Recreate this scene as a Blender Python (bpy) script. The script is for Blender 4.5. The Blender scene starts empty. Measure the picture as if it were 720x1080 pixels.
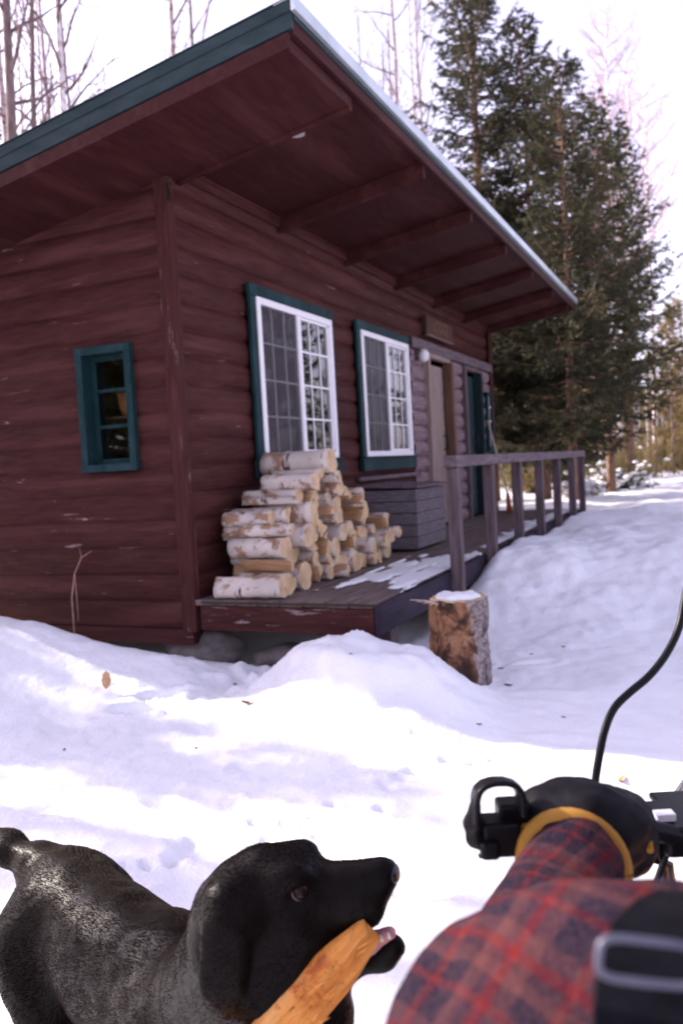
import bpy, math, random
import numpy as np
random.seed(7); RS=np.random.RandomState(11)
R=math.radians
EXPO=1.5
scene=bpy.context.scene; COL=scene.collection
# ------------------------------------------------------------------ camera solution (metres; deck top is z=0, cabin corner is the origin)
CY,CP,CR,CF=.422,-.055,-.056,878.275
CPOS=np.array([-4.47,-3.075,.81])
_f=np.array([math.cos(CP)*math.cos(CY),math.cos(CP)*math.sin(CY),math.sin(CP)])
_r=np.array([math.sin(CY),-math.cos(CY),0.]); _u=np.cross(_r,_f)
_r,_u=math.cos(CR)*_r+math.sin(CR)*_u,-math.sin(CR)*_r+math.cos(CR)*_u
def D(x,y,t):            # where a point seen in the photograph stands, t metres deep
    return CPOS+t*(_f+_r*(x-360)/CF-_u*(y-540)/CF)
def onplane(x,y,ax,v):
    d=_f+_r*(x-360)/CF-_u*(y-540)/CF
    return CPOS+d*((v-CPOS[ax])/d[ax])
EF=np.array([math.cos(CY),math.sin(CY),0.]); ER=np.array([math.sin(CY),-math.cos(CY),0.])
def P(l,w,z): 
    q=CPOS+l*ER+w*EF; return np.array([q[0],q[1],z])
cam=bpy.data.cameras.new('camera'); co=bpy.data.objects.new('camera',cam); COL.objects.link(co); scene.camera=co
from mathutils import Matrix, Vector
M4=Matrix(((_r[0],_u[0],-_f[0],CPOS[0]),(_r[1],_u[1],-_f[1],CPOS[1]),(_r[2],_u[2],-_f[2],CPOS[2]),(0,0,0,1)))
co.matrix_world=M4
cam.sensor_fit='VERTICAL'; cam.sensor_height=36; cam.lens=CF/1080*36; cam.clip_end=2000; cam.clip_start=.02
cam.dof.use_dof=True; cam.dof.focus_distance=1.7; cam.dof.aperture_fstop=4.4
# ------------------------------------------------------------------ numpy noise
def _hash(ix,iy,iz):
    n=(ix.astype(np.int64)*374761393+iy.astype(np.int64)*668265263+iz.astype(np.int64)*2147483647+1013904223)&0x7fffffff
    n=((n^(n>>13))*1274126177)&0x7fffffff
    n=(n^(n>>16))&0xffff
    return n/65535.
def vnoise(x,y,z=None):
    x=np.asarray(x,float); y=np.asarray(y,float); z=np.zeros_like(x) if z is None else np.asarray(z,float)
    ix,iy,iz=np.floor(x),np.floor(y),np.floor(z); fx,fy,fz=x-ix,y-iy,z-iz
    fx,fy,fz=[t*t*(3-2*t) for t in (fx,fy,fz)]; o=0
    for a in (0,1):
        for b in (0,1):
            for c in (0,1):
                o=o+_hash(ix+a,iy+b,iz+c)*(fx if a else 1-fx)*(fy if b else 1-fy)*(fz if c else 1-fz)
    return o*2-1
def fbm(x,y,z=None,o=4):
    s=0;a=1.;k=1.
    for i in range(o):
        s=s+a*vnoise(x*k+i*17.3,y*k-i*9.1,None if z is None else z*k+i*5.7); a*=.5;k*=2.03
    return s
def sst(a,b,x):
    t=np.clip((x-a)/(b-a),0,1); return t*t*(3-2*t)
# ------------------------------------------------------------------ objects
ORG={}
def tagp(o,label=None,cat=None,group=None,kind=None):
    if label:o['label']=label
    if cat:o['category']=cat
    if group:o['group']=group
    if kind:o['kind']=kind
    return o
def thing(name,label,cat,loc=(0,0,0),group=None):
    o=bpy.data.objects.new(name,None); COL.objects.link(o); o.location=loc; o.empty_display_size=.1
    ORG[o.name]=np.array(loc,float); return tagp(o,label,cat,group)
class MB:
    def __init__(s): s.V=[];s.F=[];s.I=[];s.S=[];s.n=0
    def add(s,v,f,mi=0,sm=False):
        v=np.asarray(v,float).reshape(-1,3); s.V.append(v)
        for q in f: s.F.append([i+s.n for i in q]); s.I.append(mi); s.S.append(sm)
        s.n+=len(v); return s
    def box(s,lo,hi,mi=0,rot=0,piv=None,jit=0,axis='z'):
        x0,y0,z0=lo;x1,y1,z1=hi
        v=np.array([[x0,y0,z0],[x1,y0,z0],[x1,y1,z0],[x0,y1,z0],[x0,y0,z1],[x1,y0,z1],[x1,y1,z1],[x0,y1,z1]],float)
        if rot:
            p=v.mean(0) if piv is None else np.array(piv,float); c,n=math.cos(rot),math.sin(rot)
            a,b={'z':(0,1),'x':(1,2),'y':(2,0)}[axis]; w=v-p; v=v.copy(); v[:,a]=p[a]+c*w[:,a]-n*w[:,b]; v[:,b]=p[b]+n*w[:,a]+c*w[:,b]
        if jit: v+=RS.uniform(-jit,jit,v.shape)
        return s.add(v,[(0,3,2,1),(4,5,6,7),(0,1,5,4),(1,2,6,5),(2,3,7,6),(3,0,4,7)],mi)
    def obox(s,c,ax,ay,az,mi=0):           # box by centre and three half vectors
        c,ax,ay,az=[np.array(t,float) for t in (c,ax,ay,az)]
        v=[c+i*ax+j*ay+k*az for k in(-1,1) for i,j in((-1,-1),(1,-1),(1,1),(-1,1))]
        if np.dot(np.cross(ax,ay),az)<0: fs=[(1,2,3,0),(7,6,5,4),(4,5,1,0),(5,6,2,1),(6,7,3,2),(7,4,0,3)]
        else: fs=[(0,3,2,1),(4,5,6,7),(0,1,5,4),(1,2,6,5),(2,3,7,6),(3,0,4,7)]
        return s.add(v,fs,mi)
    def tube(s,pts,rad,n=8,mi=0,cap=True,capmi=None,ell=1.,up=None,noise=0):
        pts=np.asarray(pts,float); m=len(pts); rad=np.broadcast_to(np.asarray(rad,float),(m,))
        tn=np.gradient(pts,axis=0); tn/=np.linalg.norm(tn,axis=1)[:,None]+1e-12
        a=np.array(up,float) if up is not None else (np.array([0,0,1.]) if abs(tn[0][2])<.9 else np.array([1.,0,0]))
        V=[]
        for i in range(m):
            e1=np.cross(tn[i],a); e1/=np.linalg.norm(e1)+1e-12; e2=np.cross(e1,tn[i]); a=e2
            th=np.arange(n)*2*math.pi/n
            rr=rad[i]*(1+(RS.uniform(-noise,noise,n) if noise else 0))
            V.append(pts[i]+(np.cos(th)*rr)[:,None]*e1+(np.sin(th)*rr*ell)[:,None]*e2)
        F=[]
        for i in range(m-1):
            for j in range(n): k=(j+1)%n; F.append((i*n+j,i*n+k,(i+1)*n+k,(i+1)*n+j))
        b=s.n; s.add(np.vstack(V),F,mi,True)
        if cap:
            cm=mi if capmi is None else capmi
            s.F.append([b+j for j in range(n)][::-1]); s.I.append(cm); s.S.append(False)
            s.F.append([b+(m-1)*n+j for j in range(n)]); s.I.append(cm); s.S.append(False)
        return s
    def build(s,name,mats,parent=None,loc=None,bevel=0,flipcheck=False,**tg):
        V=np.vstack(s.V); 
        if not isinstance(mats,(list,tuple)): mats=[mats]
        return mkobj(name,V,s.F,mats,parent,loc,np.array(s.I),np.array(s.S),bevel,**tg)
def mkobj(name,V,F,mats,parent=None,loc=None,I=None,S=None,bevel=0,fixn=True,**tg):
    V=np.asarray(V,float); o0=np.zeros(3)
    if parent is not None: o0=ORG.get(parent.name,np.zeros(3))
    if loc is not None: org=np.array(loc,float)
    else: org=o0
    me=bpy.data.meshes.new(name); V=V-org
    if isinstance(F,np.ndarray):
        k=F.shape[1]; me.vertices.add(len(V)); me.vertices.foreach_set('co',V.ravel())
        me.loops.add(F.size); me.loops.foreach_set('vertex_index',F.ravel().astype(np.int32))
        me.polygons.add(len(F)); me.polygons.foreach_set('loop_start',np.arange(0,F.size,k,dtype=np.int32)); me.update(calc_edges=True)
    else: me.from_pydata(V.tolist(),[],F)
    if not isinstance(mats,(list,tuple)): mats=[mats]
    for m in mats: me.materials.append(m)
    if I is not None: me.polygons.foreach_set('material_index',np.asarray(I,np.int32))
    if S is None: S=np.zeros(len(me.polygons),bool)
    elif S is True: S=np.ones(len(me.polygons),bool)
    me.polygons.foreach_set('use_smooth',np.asarray(S,bool)); me.update()
    o=bpy.data.objects.new(name,me); COL.objects.link(o)
    if parent is not None: o.parent=parent; o.location=org-o0
    else: o.location=org
    ORG[o.name]=org
    if bevel:
        b=o.modifiers.new('bevel','BEVEL'); b.width=bevel; b.segments=2; b.limit_method='ANGLE'; b.harden_normals=False
    return tagp(o,tg.get('label'),tg.get('cat'),tg.get('group'),tg.get('kind'))
# ------------------------------------------------------------------ implicit surfaces
def smin(a,b,k):
    h=np.maximum(k-np.abs(a-b),0)/k; return np.minimum(a,b)-h*h*k*.25
class Field:
    def __init__(s,lo,hi,h):
        s.lo=np.array(lo,float); s.h=h; n=np.ceil((np.array(hi)-s.lo)/h).astype(int)+1; s.n=n
        s.ax=[(s.lo[i]+np.arange(n[i])*h).astype(np.float32) for i in range(3)]
        s.V=np.full(n,.3,np.float32)
    def _sub(s,lo,hi):
        sl=[];g=[]
        for i in range(3):
            a=max(0,int((lo[i]-s.lo[i])/s.h)); b=min(s.n[i],int((hi[i]-s.lo[i])/s.h)+2)
            if b<=a: return None,None
            sl.append(slice(a,b)); sh=[1,1,1]; sh[i]=-1; g.append(s.ax[i][a:b].reshape(sh))
        return tuple(sl),g
    def op(s,lo,hi,fn,k,sub=False):
        m=.07+k; sl,g=s._sub(np.array(lo)-m,np.array(hi)+m)
        if sl is None: return s
        d=fn(*g).astype(np.float32)
        if sub: s.V[sl]=-smin(-s.V[sl],d,k) if k>0 else np.maximum(s.V[sl],-d)
        else: s.V[sl]=smin(s.V[sl],d,k) if k>0 else np.minimum(s.V[sl],d)
        return s
    def cap(s,a,b,ra,rb=None,k=.03,sub=False):
        a=np.array(a,float); b=np.array(b,float); rb=ra if rb is None else rb; ab=b-a; L=float(ab@ab)+1e-9
        def fn(x,y,z):
            px,py,pz=x-a[0],y-a[1],z-a[2]; t=np.clip((px*ab[0]+py*ab[1]+pz*ab[2])/L,0,1)
            return np.sqrt((px-t*ab[0])**2+(py-t*ab[1])**2+(pz-t*ab[2])**2)-(ra+(rb-ra)*t)
        r=max(ra,rb); return s.op(np.minimum(a,b)-r,np.maximum(a,b)+r,fn,k,sub)
    def chain(s,pts,rad,k=.03):
        for i in range(len(pts)-1): s.cap(pts[i],pts[i+1],rad[i],rad[i+1],k)
        return s
    def ell(s,c,r,axes=None,k=.03,sub=False):
        c=np.array(c,float); A=np.eye(3) if axes is None else np.array(axes,float); r=np.array(r,float)
        def fn(x,y,z):
            p=[x-c[0],y-c[1],z-c[2]]; q=[(p[0]*A[i][0]+p[1]*A[i][1]+p[2]*A[i][2]) for i in range(3)]
            k0=np.sqrt(sum((q[i]/r[i])**2 for i in range(3)))+1e-6; k1=np.sqrt(sum((q[i]/r[i]**2)**2 for i in range(3)))+1e-6
            return k0*(k0-1)/k1
        R_=r.max(); return s.op(c-R_,c+R_,fn,k,sub)
    def mesh(s,smooth=2,disp=None):
        V=s.V
        if disp is not None: V=V+disp(s.ax[0].reshape(-1,1,1),s.ax[1].reshape(1,-1,1),s.ax[2].reshape(1,1,-1))
        n=np.array(V.shape)-1; pos=np.zeros((*n,3),np.float32); cnt=np.zeros(n,np.float32); I=V<0
        for a in range(3):
            b,c=[i for i in range(3) if i!=a]
            for ob in(0,1):
                for oc in(0,1):
                    o0=[0,0,0]; o0[b]=ob;o0[c]=oc; o1=list(o0); o1[a]=1
                    s0=tuple(slice(o0[i],o0[i]+n[i]) for i in range(3)); s1=tuple(slice(o1[i],o1[i]+n[i]) for i in range(3))
                    m=I[s0]!=I[s1]; v0=V[s0][m]; v1=V[s1][m]; t=v0/(v0-v1)
                    cnt[m]+=1
                    for i in range(3): pos[...,i][m]+= (t if i==a else o0[i])
        act=cnt>0; idx=-np.ones(n,np.int64); idx[act]=np.arange(act.sum())
        base=np.argwhere(act).astype(np.float32); P_=(pos[act]/cnt[act][:,None]+base)*s.h+s.lo
        Q=[]
        for a in range(3):
            b,c=[(1,2),(2,0),(0,1)][a]
            sl0=[slice(1,n[i]) for i in range(3)]; sl0[a]=slice(0,n[a]); sl1=list(sl0); sl1[a]=slice(1,n[a]+1)
            i0=I[tuple(sl0)]; i1=I[tuple(sl1)]; m=i0!=i1; g=np.argwhere(m); off=np.array([1,1,1]); off[a]=0; g=g+off
            def ix(db,dc):
                q=g.copy(); q[:,b]-=db; q[:,c]-=dc; return idx[q[:,0],q[:,1],q[:,2]]
            q=np.stack([ix(1,1),ix(0,1),ix(0,0),ix(1,0)],1); fl=~i0[m]
            q[fl]=q[fl][:,::-1]; Q.append(q)
        Q=np.vstack(Q); Q=Q[(Q>=0).all(1)]
        for _ in range(smooth):
            acc=np.zeros_like(P_); c_=np.zeros(len(P_))
            for i in range(4):
                j=(i+1)%4
                for u_,w_ in((i,j),(j,i)):
                    for q_ in range(3): acc[:,q_]+=np.bincount(Q[:,u_],P_[Q[:,w_],q_],len(P_))
                    c_+=np.bincount(Q[:,u_],minlength=len(P_))
            P_=.5*P_+.5*acc/np.maximum(c_,1)[:,None]
        return P_.astype(float),Q
# ------------------------------------------------------------------ materials
def newmat(name):
    m=bpy.data.materials.new(name); m.use_nodes=True; nt=m.node_tree; nt.nodes.clear()
    o=nt.nodes.new('ShaderNodeOutputMaterial'); b=nt.nodes.new('ShaderNodeBsdfPrincipled'); nt.links.new(b.outputs[0],o.inputs[0]); return m,nt,b,o
def N(nt,t,**k):
    n=nt.nodes.new(t)
    for a,v in k.items():
        if a.startswith('i_'):
            n.inputs[a[2:].replace('_',' ')].default_value=v
        else: setattr(n,a,v)
    return n
def c4(c): return (c[0],c[1],c[2],1)
def coords(nt,stretch=(1,1,1),rot=(0,0,0),src='Object'):
    t=N(nt,'ShaderNodeTexCoord'); m=N(nt,'ShaderNodeMapping'); m.inputs['Scale'].default_value=stretch; m.inputs['Rotation'].default_value=rot
    nt.links.new(t.outputs[src],m.inputs[0]); return m.outputs[0]
def noise(nt,vec,scale,detail=4,rough=.55,dist=0):
    n=N(nt,'ShaderNodeTexNoise'); n.inputs['Scale'].default_value=scale; n.inputs['Detail'].default_value=detail; n.inputs['Roughness'].default_value=rough; n.inputs['Distortion'].default_value=dist
    nt.links.new(vec,n.inputs['Vector']); return n.outputs['Fac']
def ramp(nt,fac,stops):
    r=N(nt,'ShaderNodeValToRGB'); e=r.color_ramp.elements
    while len(e)<len(stops): e.new(.5)
    for i,(p,c) in enumerate(stops): e[i].position=p; e[i].color=c4(c) if hasattr(c,'__len__') else (c,c,c,1)
    nt.links.new(fac,r.inputs[0]); return r.outputs[0]
def mix(nt,fac,a,b,mode='MIX'):
    m=N(nt,'ShaderNodeMix',data_type='RGBA',blend_type=mode)
    for i,v in ((0,fac),(6,a),(7,b)):
        if hasattr(v,'links') or hasattr(v,'is_linked'): nt.links.new(v,m.inputs[i])
        else: m.inputs[i].default_value=c4(v) if hasattr(v,'__len__') else v
    return m.outputs[2]
def bumpn(nt,b,h,strength=.3,dist=.01,prev=None):
    n=N(nt,'ShaderNodeBump'); n.inputs['Strength'].default_value=strength; n.inputs['Distance'].default_value=dist
    nt.links.new(h,n.inputs['Height'])
    if prev is not None: nt.links.new(prev,n.inputs['Normal'])
    nt.links.new(n.outputs[0],b.inputs['Normal']); return n.outputs[0]
def pm(name,c1,c2=None,scale=8,st=(1,1,1),rough=.6,bump=.25,bd=.004,spec=.18,metal=0,flecks=(),rot=(0,0,0),detail=5,lo=.3,hi=.7,sheen=0,coat=0):
    m,nt,b,o=newmat(name); b.inputs['Roughness'].default_value=rough; b.inputs['Specular IOR Level'].default_value=spec; b.inputs['Metallic'].default_value=metal
    if sheen: b.inputs['Sheen Weight'].default_value=sheen
    if coat: b.inputs['Coat Weight'].default_value=coat
    v=coords(nt,st,rot); n=noise(nt,v,scale,detail)
    col=ramp(nt,n,[(lo,c1),(hi,c2 if c2 is not None else c1)])
    for (fc,fs,fst,t0,t1) in flecks:
        v2=coords(nt,fst); n2=noise(nt,v2,fs,6,.65); msk=ramp(nt,n2,[(t0,0.),(t1,1.)]); col=mix(nt,msk,col,fc)
    nt.links.new(col,b.inputs['Base Color'])
    if bump: bumpn(nt,b,n,bump,bd)
    return m
# ------------------------------------------------------------------ world, sun
w=bpy.data.worlds.new('World'); scene.world=w; w.use_nodes=True; nt=w.node_tree; nt.nodes.clear()
SUN_EL=R(27); SUN_AZ=math.atan2(1,.03)       # direction towards the sun in the XY plane
sky=N(nt,'ShaderNodeTexSky',sky_type='NISHITA'); sky.sun_disc=False; sky.sun_elevation=SUN_EL; sky.sun_rotation=math.pi/2-SUN_AZ
sky.air_density=1.; sky.dust_density=2.5; sky.ozone_density=1.; sky.altitude=200
hs=N(nt,'ShaderNodeHueSaturation'); hs.inputs['Saturation'].default_value=.44
tint=N(nt,'ShaderNodeMix',data_type='RGBA',blend_type='MULTIPLY'); tint.inputs[0].default_value=1; tint.inputs[7].default_value=(1.06,.93,1.13,1)
bg=N(nt,'ShaderNodeBackground'); bg.inputs[1].default_value=.15; wo=N(nt,'ShaderNodeOutputWorld')
nt.links.new(sky.outputs[0],hs.inputs['Color']); nt.links.new(hs.outputs[0],tint.inputs[6]); nt.links.new(tint.outputs[2],bg.inputs[0]); nt.links.new(bg.outputs[0],wo.inputs[0])
sl=bpy.data.lights.new('sun','SUN'); sl.energy=4.2; sl.angle=R(.53); sl.color=(1,.90,.78)
so=bpy.data.objects.new('sun',sl); COL.objects.link(so)
dv=Vector((-math.cos(SUN_AZ)*math.cos(SUN_EL),-math.sin(SUN_AZ)*math.cos(SUN_EL),-math.sin(SUN_EL)))
so.rotation_euler=dv.to_track_quat('-Z','Y').to_euler(); so.location=(0,20,20)
scene.view_settings.view_transform='Standard'; scene.view_settings.look='None'; scene.view_settings.exposure=EXPO; scene.view_settings.gamma=1
scene.render.engine='CYCLES'; scene.cycles.max_bounces=8; scene.cycles.use_denoising=True
# ------------------------------------------------------------------ snow ground
rp=np.random.RandomState(4); PRINTS=[]
for i in range(13):   # one line of boots across the yard, one of paws
    PRINTS.append((-2.1+.02*i+rp.uniform(-.05,.05)+(.11 if i%2 else -.11)*.9,-2.9+.36*i,1.5+rp.uniform(-.2,.2),.125,.050,.020))
for i in range(9): PRINTS.append((-1.05+.33*i*.6,-.25-.22*i+rp.uniform(-.05,.05)+(.08 if i%2 else -.08),-.75+rp.uniform(-.25,.25),.12,.048,.026))
for i in range(26): PRINTS.append((-2.9+rp.uniform(-.1,.1)+.075*i,-1.0-.045*i+rp.uniform(-.12,.12),0,.032,.032,.014))
def ground(X,Y):
    X=np.asarray(X,float);Y=np.asarray(Y,float)
    z=-.46+.035*fbm(X*.5,Y*.5,o=3)
    # bank that buries the deck edge and runs on down the yard
    b=sst(.9,2.75,X+.12*fbm(X*.9,Y*.9,o=3)+.10*(Y+1.3))*(1-.0*sst(-1.3,-6,Y))
    side=sst(-.95,-1.45,Y)*sst(8.9,8.6,X)+sst(8.6,9.2,X)
    side=np.clip(side,0,1)
    z=z+.46*b*side+ .05*b*side*fbm(X*1.3+4,Y*1.3,o=4)
    z=z-.045*sst(8.5,12,X)
    # bank in front of the end wall
    rg=.46*sst(-.45,1.25,Y+.18*fbm(X*1.4,Y*1.4,o=2))*np.exp(-((X+.62)/np.where(X<-.62,1.15,.42))**2)
    z=z+rg*(1-sst(4,7,Y)*.4)
    z=z+.10*np.exp(-((X+.55)/.5)**2-((Y+.25)/.45)**2)
    # mound off the deck corner
    def g(cx,cy,sx,sy,h,a=0):
        dx,dy=X-cx,Y-cy; u=dx*math.cos(a)+dy*math.sin(a); v=-dx*math.sin(a)+dy*math.cos(a)
        return h*np.exp(-((u/sx)**2+(v/sy)**2)**1.35)
    z=z+(g(-.47,-1.30,.44,.54,.325,.3)+g(-.59,-1.75,.42,.34,.06))*(1+.16*fbm(X*4.2,Y*4.2,o=3))+g(.35,-1.55,.22,.2,.10)
    z=z-g(-.45,-.62,.30,.22,.05)
    # rubble between bank and mound
    rb=np.exp(-((X+.35)/.45)**2-((Y+.55)/.34)**2)
    z=z+rb*.05*np.maximum(0,fbm(X*9,Y*9,o=3)+.1)
    # overall softness, wind and trodden snow
    near=np.exp(-((X+1)/9)**2-((Y+1)/7)**2)
    z=z+near*(.010*fbm(X*3.1,Y*3.1,o=4)+.0055*fbm(X*12,Y*12,o=4))
    tr=np.exp(-((Y-(-2.2+.55*(X+1)))/.9)**2)*sst(1.2,-.4,X)
    z=z+tr*.012*fbm(X*5.5,Y*3.,o=3)
    bk=np.exp(-((X-2.2)/1.3)**2-((Y+2.1)/.9)**2)
    z=z+bk*(.035*fbm(X*2.6+3,Y*2.6,o=3)+.016*np.maximum(0,fbm(X*7,Y*7,o=3)))
    # boot and paw prints trodden between porch and track
    for (px_,py_,pa,pl,pw,pd) in PRINTS:
        dx,dy=X-px_,Y-py_; u=(dx*math.cos(pa)+dy*math.sin(pa))/pl; v=(-dx*math.sin(pa)+dy*math.cos(pa))/pw; q=(u*u+v*v)
        z=z-1.5*pd*np.exp(-q**2)+pd*.4*np.exp(-((np.sqrt(q)-1.45)/.3)**2)
    # crumbs of crust
    cz=np.exp(-((X+1.1)/1.4)**2-((Y+1.2)/1.3)**2)
    z=z+cz*.024*np.maximum(0,fbm(X*16+5,Y*16,o=2)-.55)
    # under the cabin: bare low ground
    inh=sst(-.02,.25,X)*sst(8.3,8.1,X)*sst(-1.15,-.9,Y)*sst(5.4,5.2,Y)
    z=z*(1-inh)+(-.5)*inh
    # rows of footprints on the path beyond the porch and along the yard
    pp=np.exp(-((Y+2.2+.04*(X-8))/.8)**2)*sst(6,9,X)*sst(45,20,X)
    z=z-pp*.07*sst(.05,.5,vnoise(X*2.3,Y*2.3))
    far=sst(14,60,np.hypot(X,Y)); z=z+far*(.25*fbm(X*.06,Y*.06,o=3)+.1)
    return z
def axis(lo,hi,d,a,b,g=1.12):
    c=list(np.arange(lo,hi+1e-6,d)); s=d; x=hi
    while x<b: s*=g; x+=s; c.append(x)
    s=d; x=lo
    while x>a: s*=g; x-=s; c.insert(0,x)
    return np.array(c)
gx=axis(-4.2,3.2,.022,-150,700,1.05); gy=axis(-3.6,2.2,.022,-250,350,1.07)
GX,GY=np.meshgrid(gx,gy,indexing='ij'); GZ=ground(GX,GY)
def gz(x,y):
    i=min(max(int(np.searchsorted(gx,x))-1,0),len(gx)-2); j=min(max(int(np.searchsorted(gy,y))-1,0),len(gy)-2)
    u=(x-gx[i])/(gx[i+1]-gx[i]); v=(y-gy[j])/(gy[j+1]-gy[j])
    return float((GZ[i,j]*(1-u)+GZ[i+1,j]*u)*(1-v)+(GZ[i,j+1]*(1-u)+GZ[i+1,j+1]*u)*v)
nx,ny=GX.shape; ii=np.arange(nx*ny).reshape(nx,ny)
F=np.stack([ii[:-1,:-1].ravel(),ii[1:,:-1].ravel(),ii[1:,1:].ravel(),ii[:-1,1:].ravel()],1)
m,nt,b,o=newmat('snow')
v=coords(nt); n1=noise(nt,v,26,6,.65); n2=noise(nt,v,3.2,4); n3=noise(nt,v,190,2)
col=ramp(nt,n2,[(.3,(.80,.80,.83)),(.7,(.87,.865,.885))])
# litter: brown specks and dust below the porch
nd=noise(nt,v,75,4,.75); nl_=noise(nt,v,1.3,2); am=N(nt,'ShaderNodeMath',operation='MULTIPLY_ADD'); nt.links.new(nl_,am.inputs[0]); am.inputs[1].default_value=.22; nt.links.new(nd,am.inputs[2]); ds=ramp(nt,am.outputs[0],[(.80,0.),(.84,1.)]); col=mix(nt,ds,col,(.35,.27,.22))
nt.links.new(col,b.inputs['Base Color']); b.inputs['Roughness'].default_value=.55; b.inputs['Specular IOR Level'].default_value=.35
b.inputs['Subsurface Weight'].default_value=.0
h=N(nt,'ShaderNodeMath',operation='MULTIPLY_ADD'); nt.links.new(n1,h.inputs[0]); h.inputs[1].default_value=1.; nt.links.new(n2,h.inputs[2])
p1=bumpn(nt,b,h.outputs[0],.45,.02); bumpn(nt,b,n3,.35,.002,p1)
SNOW=m
mkobj('snow_ground',np.stack([GX.ravel(),GY.ravel(),GZ.ravel()],1),F,SNOW,S=True,kind='structure',label='snow covered ground rising to a bank along the porch')
# ------------------------------------------------------------------ cabin materials
RED=(.034,.0108,.0104); RED2=(.068,.0225,.0200)
def paintwood(name,c1,c2,st,worn,amount=.66,wst=None,rough=.6):
    m,nt,b,o=newmat(name); v=coords(nt,st); n=noise(nt,v,5,6,.6); col=ramp(nt,n,[(.3,c1),(.72,c2)])
    v2=coords(nt,wst or st); n2=noise(nt,v2,2.1,8,.72,.4); msk=ramp(nt,n2,[(amount,0.),(amount+.025,1.)])
    v3=coords(nt,(1,1,1)); n3=noise(nt,v3,1.1,3); m3=ramp(nt,n3,[(.42,0.),(.62,1.)])
    n5=noise(nt,coords(nt,tuple(.5*q for q in st)),1.6,4,.6); col=mix(nt,ramp(nt,n5,[(.50,0.),(.72,.55)]),col,tuple(min(1,q*1.7+.008) for q in c2))
    mm=N(nt,'ShaderNodeMath',operation='MULTIPLY'); nt.links.new(msk,mm.inputs[0]); nt.links.new(m3,mm.inputs[1])
    col=mix(nt,mm.outputs[0],col,worn); nt.links.new(col,b.inputs['Base Color'])
    b.inputs['Roughness'].default_value=rough; b.inputs['Specular IOR Level'].default_value=.08
    p1=bumpn(nt,b,n,.35,.006); bumpn(nt,b,mm.outputs[0],-.4 if False else .4,.002,p1); return m
M_LOGX=paintwood('red painted logs along',RED,RED2,(1,6,9),(.30,.21,.20),.645,(1.2,9,16))
M_LOGY=paintwood('red painted logs end',RED,RED2,(6,1,9),(.30,.21,.20),.632,(9,1.2,16))
M_CORNER=paintwood('red corner board',RED,RED2,(9,9,1),(.36,.26,.25),.60,(14,14,1.2))
M_SOFF=paintwood('red soffit',(.030,.0084,.0086),(.050,.0145,.0142),(1,6,6),(.40,.33,.32),.73,(9,9,9),.6)
M_GREEN=paintwood('green trim',(.006,.022,.026),(.014,.038,.042),(5,5,2),(.3,.3,.28),.74,(9,9,9),.5)
M_ROOFG=paintwood('green roof edge',(.014,.027,.030),(.030,.046,.050),(1,1.,4),(.42,.46,.46),.72,(2,2,9),.4)
M_BARE=pm('weathered bare logs',(.12,.076,.084),(.26,.185,.20),5,(1,6,10),.75,.4,.006,flecks=[((.09,.06,.06),3,(1.2,8,14),.6,.66),((.42,.36,.38),2.6,(1,8,18),.63,.7)])
M_GREYW=pm('grey weathered wood',(.075,.053,.060),(.17,.125,.142),4,(1,8,9),.75,.4,.004,flecks=[((.07,.055,.06),2.6,(1,12,14),.62,.68)])
M_GREYZ=pm('grey weathered post',(.056,.038,.041),(.145,.105,.116),4,(9,9,1),.75,.4,.004,flecks=[((.06,.05,.055),2.4,(12,12,1),.62,.68)])
M_DECK=pm('worn deck boards',(.085,.060,.054),(.20,.150,.140),4.5,(.8,8,4),.7,.45,.004,flecks=[((.22,.18,.185),2.2,(.8,6,4),.62,.70),((.05,.04,.04),3,(1,14,4),.64,.7)])
M_DOORW=pm('natural plank door',(.17,.12,.10),(.30,.225,.205),4,(9,9,.9),.65,.35,.003,flecks=[((.16,.09,.06),2.2,(10,10,.8),.62,.72)])
M_ORW=pm('orange brown casing',(.085,.046,.030),(.155,.085,.056),4,(9,9,.9),.6,.3,.003)
M_DKPURP=paintwood('painted deck rim',(.022,.017,.028),(.042,.031,.048),(1,6,9),(.16,.13,.16),.68,(1.3,9,12))
M_RIMRED=paintwood('worn red deck rim',RED,RED2,(6,1,9),(.26,.20,.20),.575,(9,1.6,14))
M_WHITE=pm('white vinyl',(.74,.72,.75),(.80,.78,.80),6,(1,1,1),.35,.05,.001,.5)
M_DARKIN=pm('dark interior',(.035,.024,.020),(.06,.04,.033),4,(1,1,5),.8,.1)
M_STONE=pm('foundation stone',(.10,.085,.08),(.26,.22,.21),7,(1,1,1.6),.85,.8,.02,flecks=[((.4,.37,.37),6,(1,1,1),.62,.68)])
m,nt,b,o=newmat('metal roofing'); v=coords(nt,(1,1,1)); n=noise(nt,v,3,5); col=ramp(nt,n,[(.3,(.42,.47,.50)),(.7,(.60,.64,.67))]); nt.links.new(col,b.inputs['Base Color']); b.inputs['Metallic'].default_value=.55; b.inputs['Roughness'].default_value=.33
M_METAL=m
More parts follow.
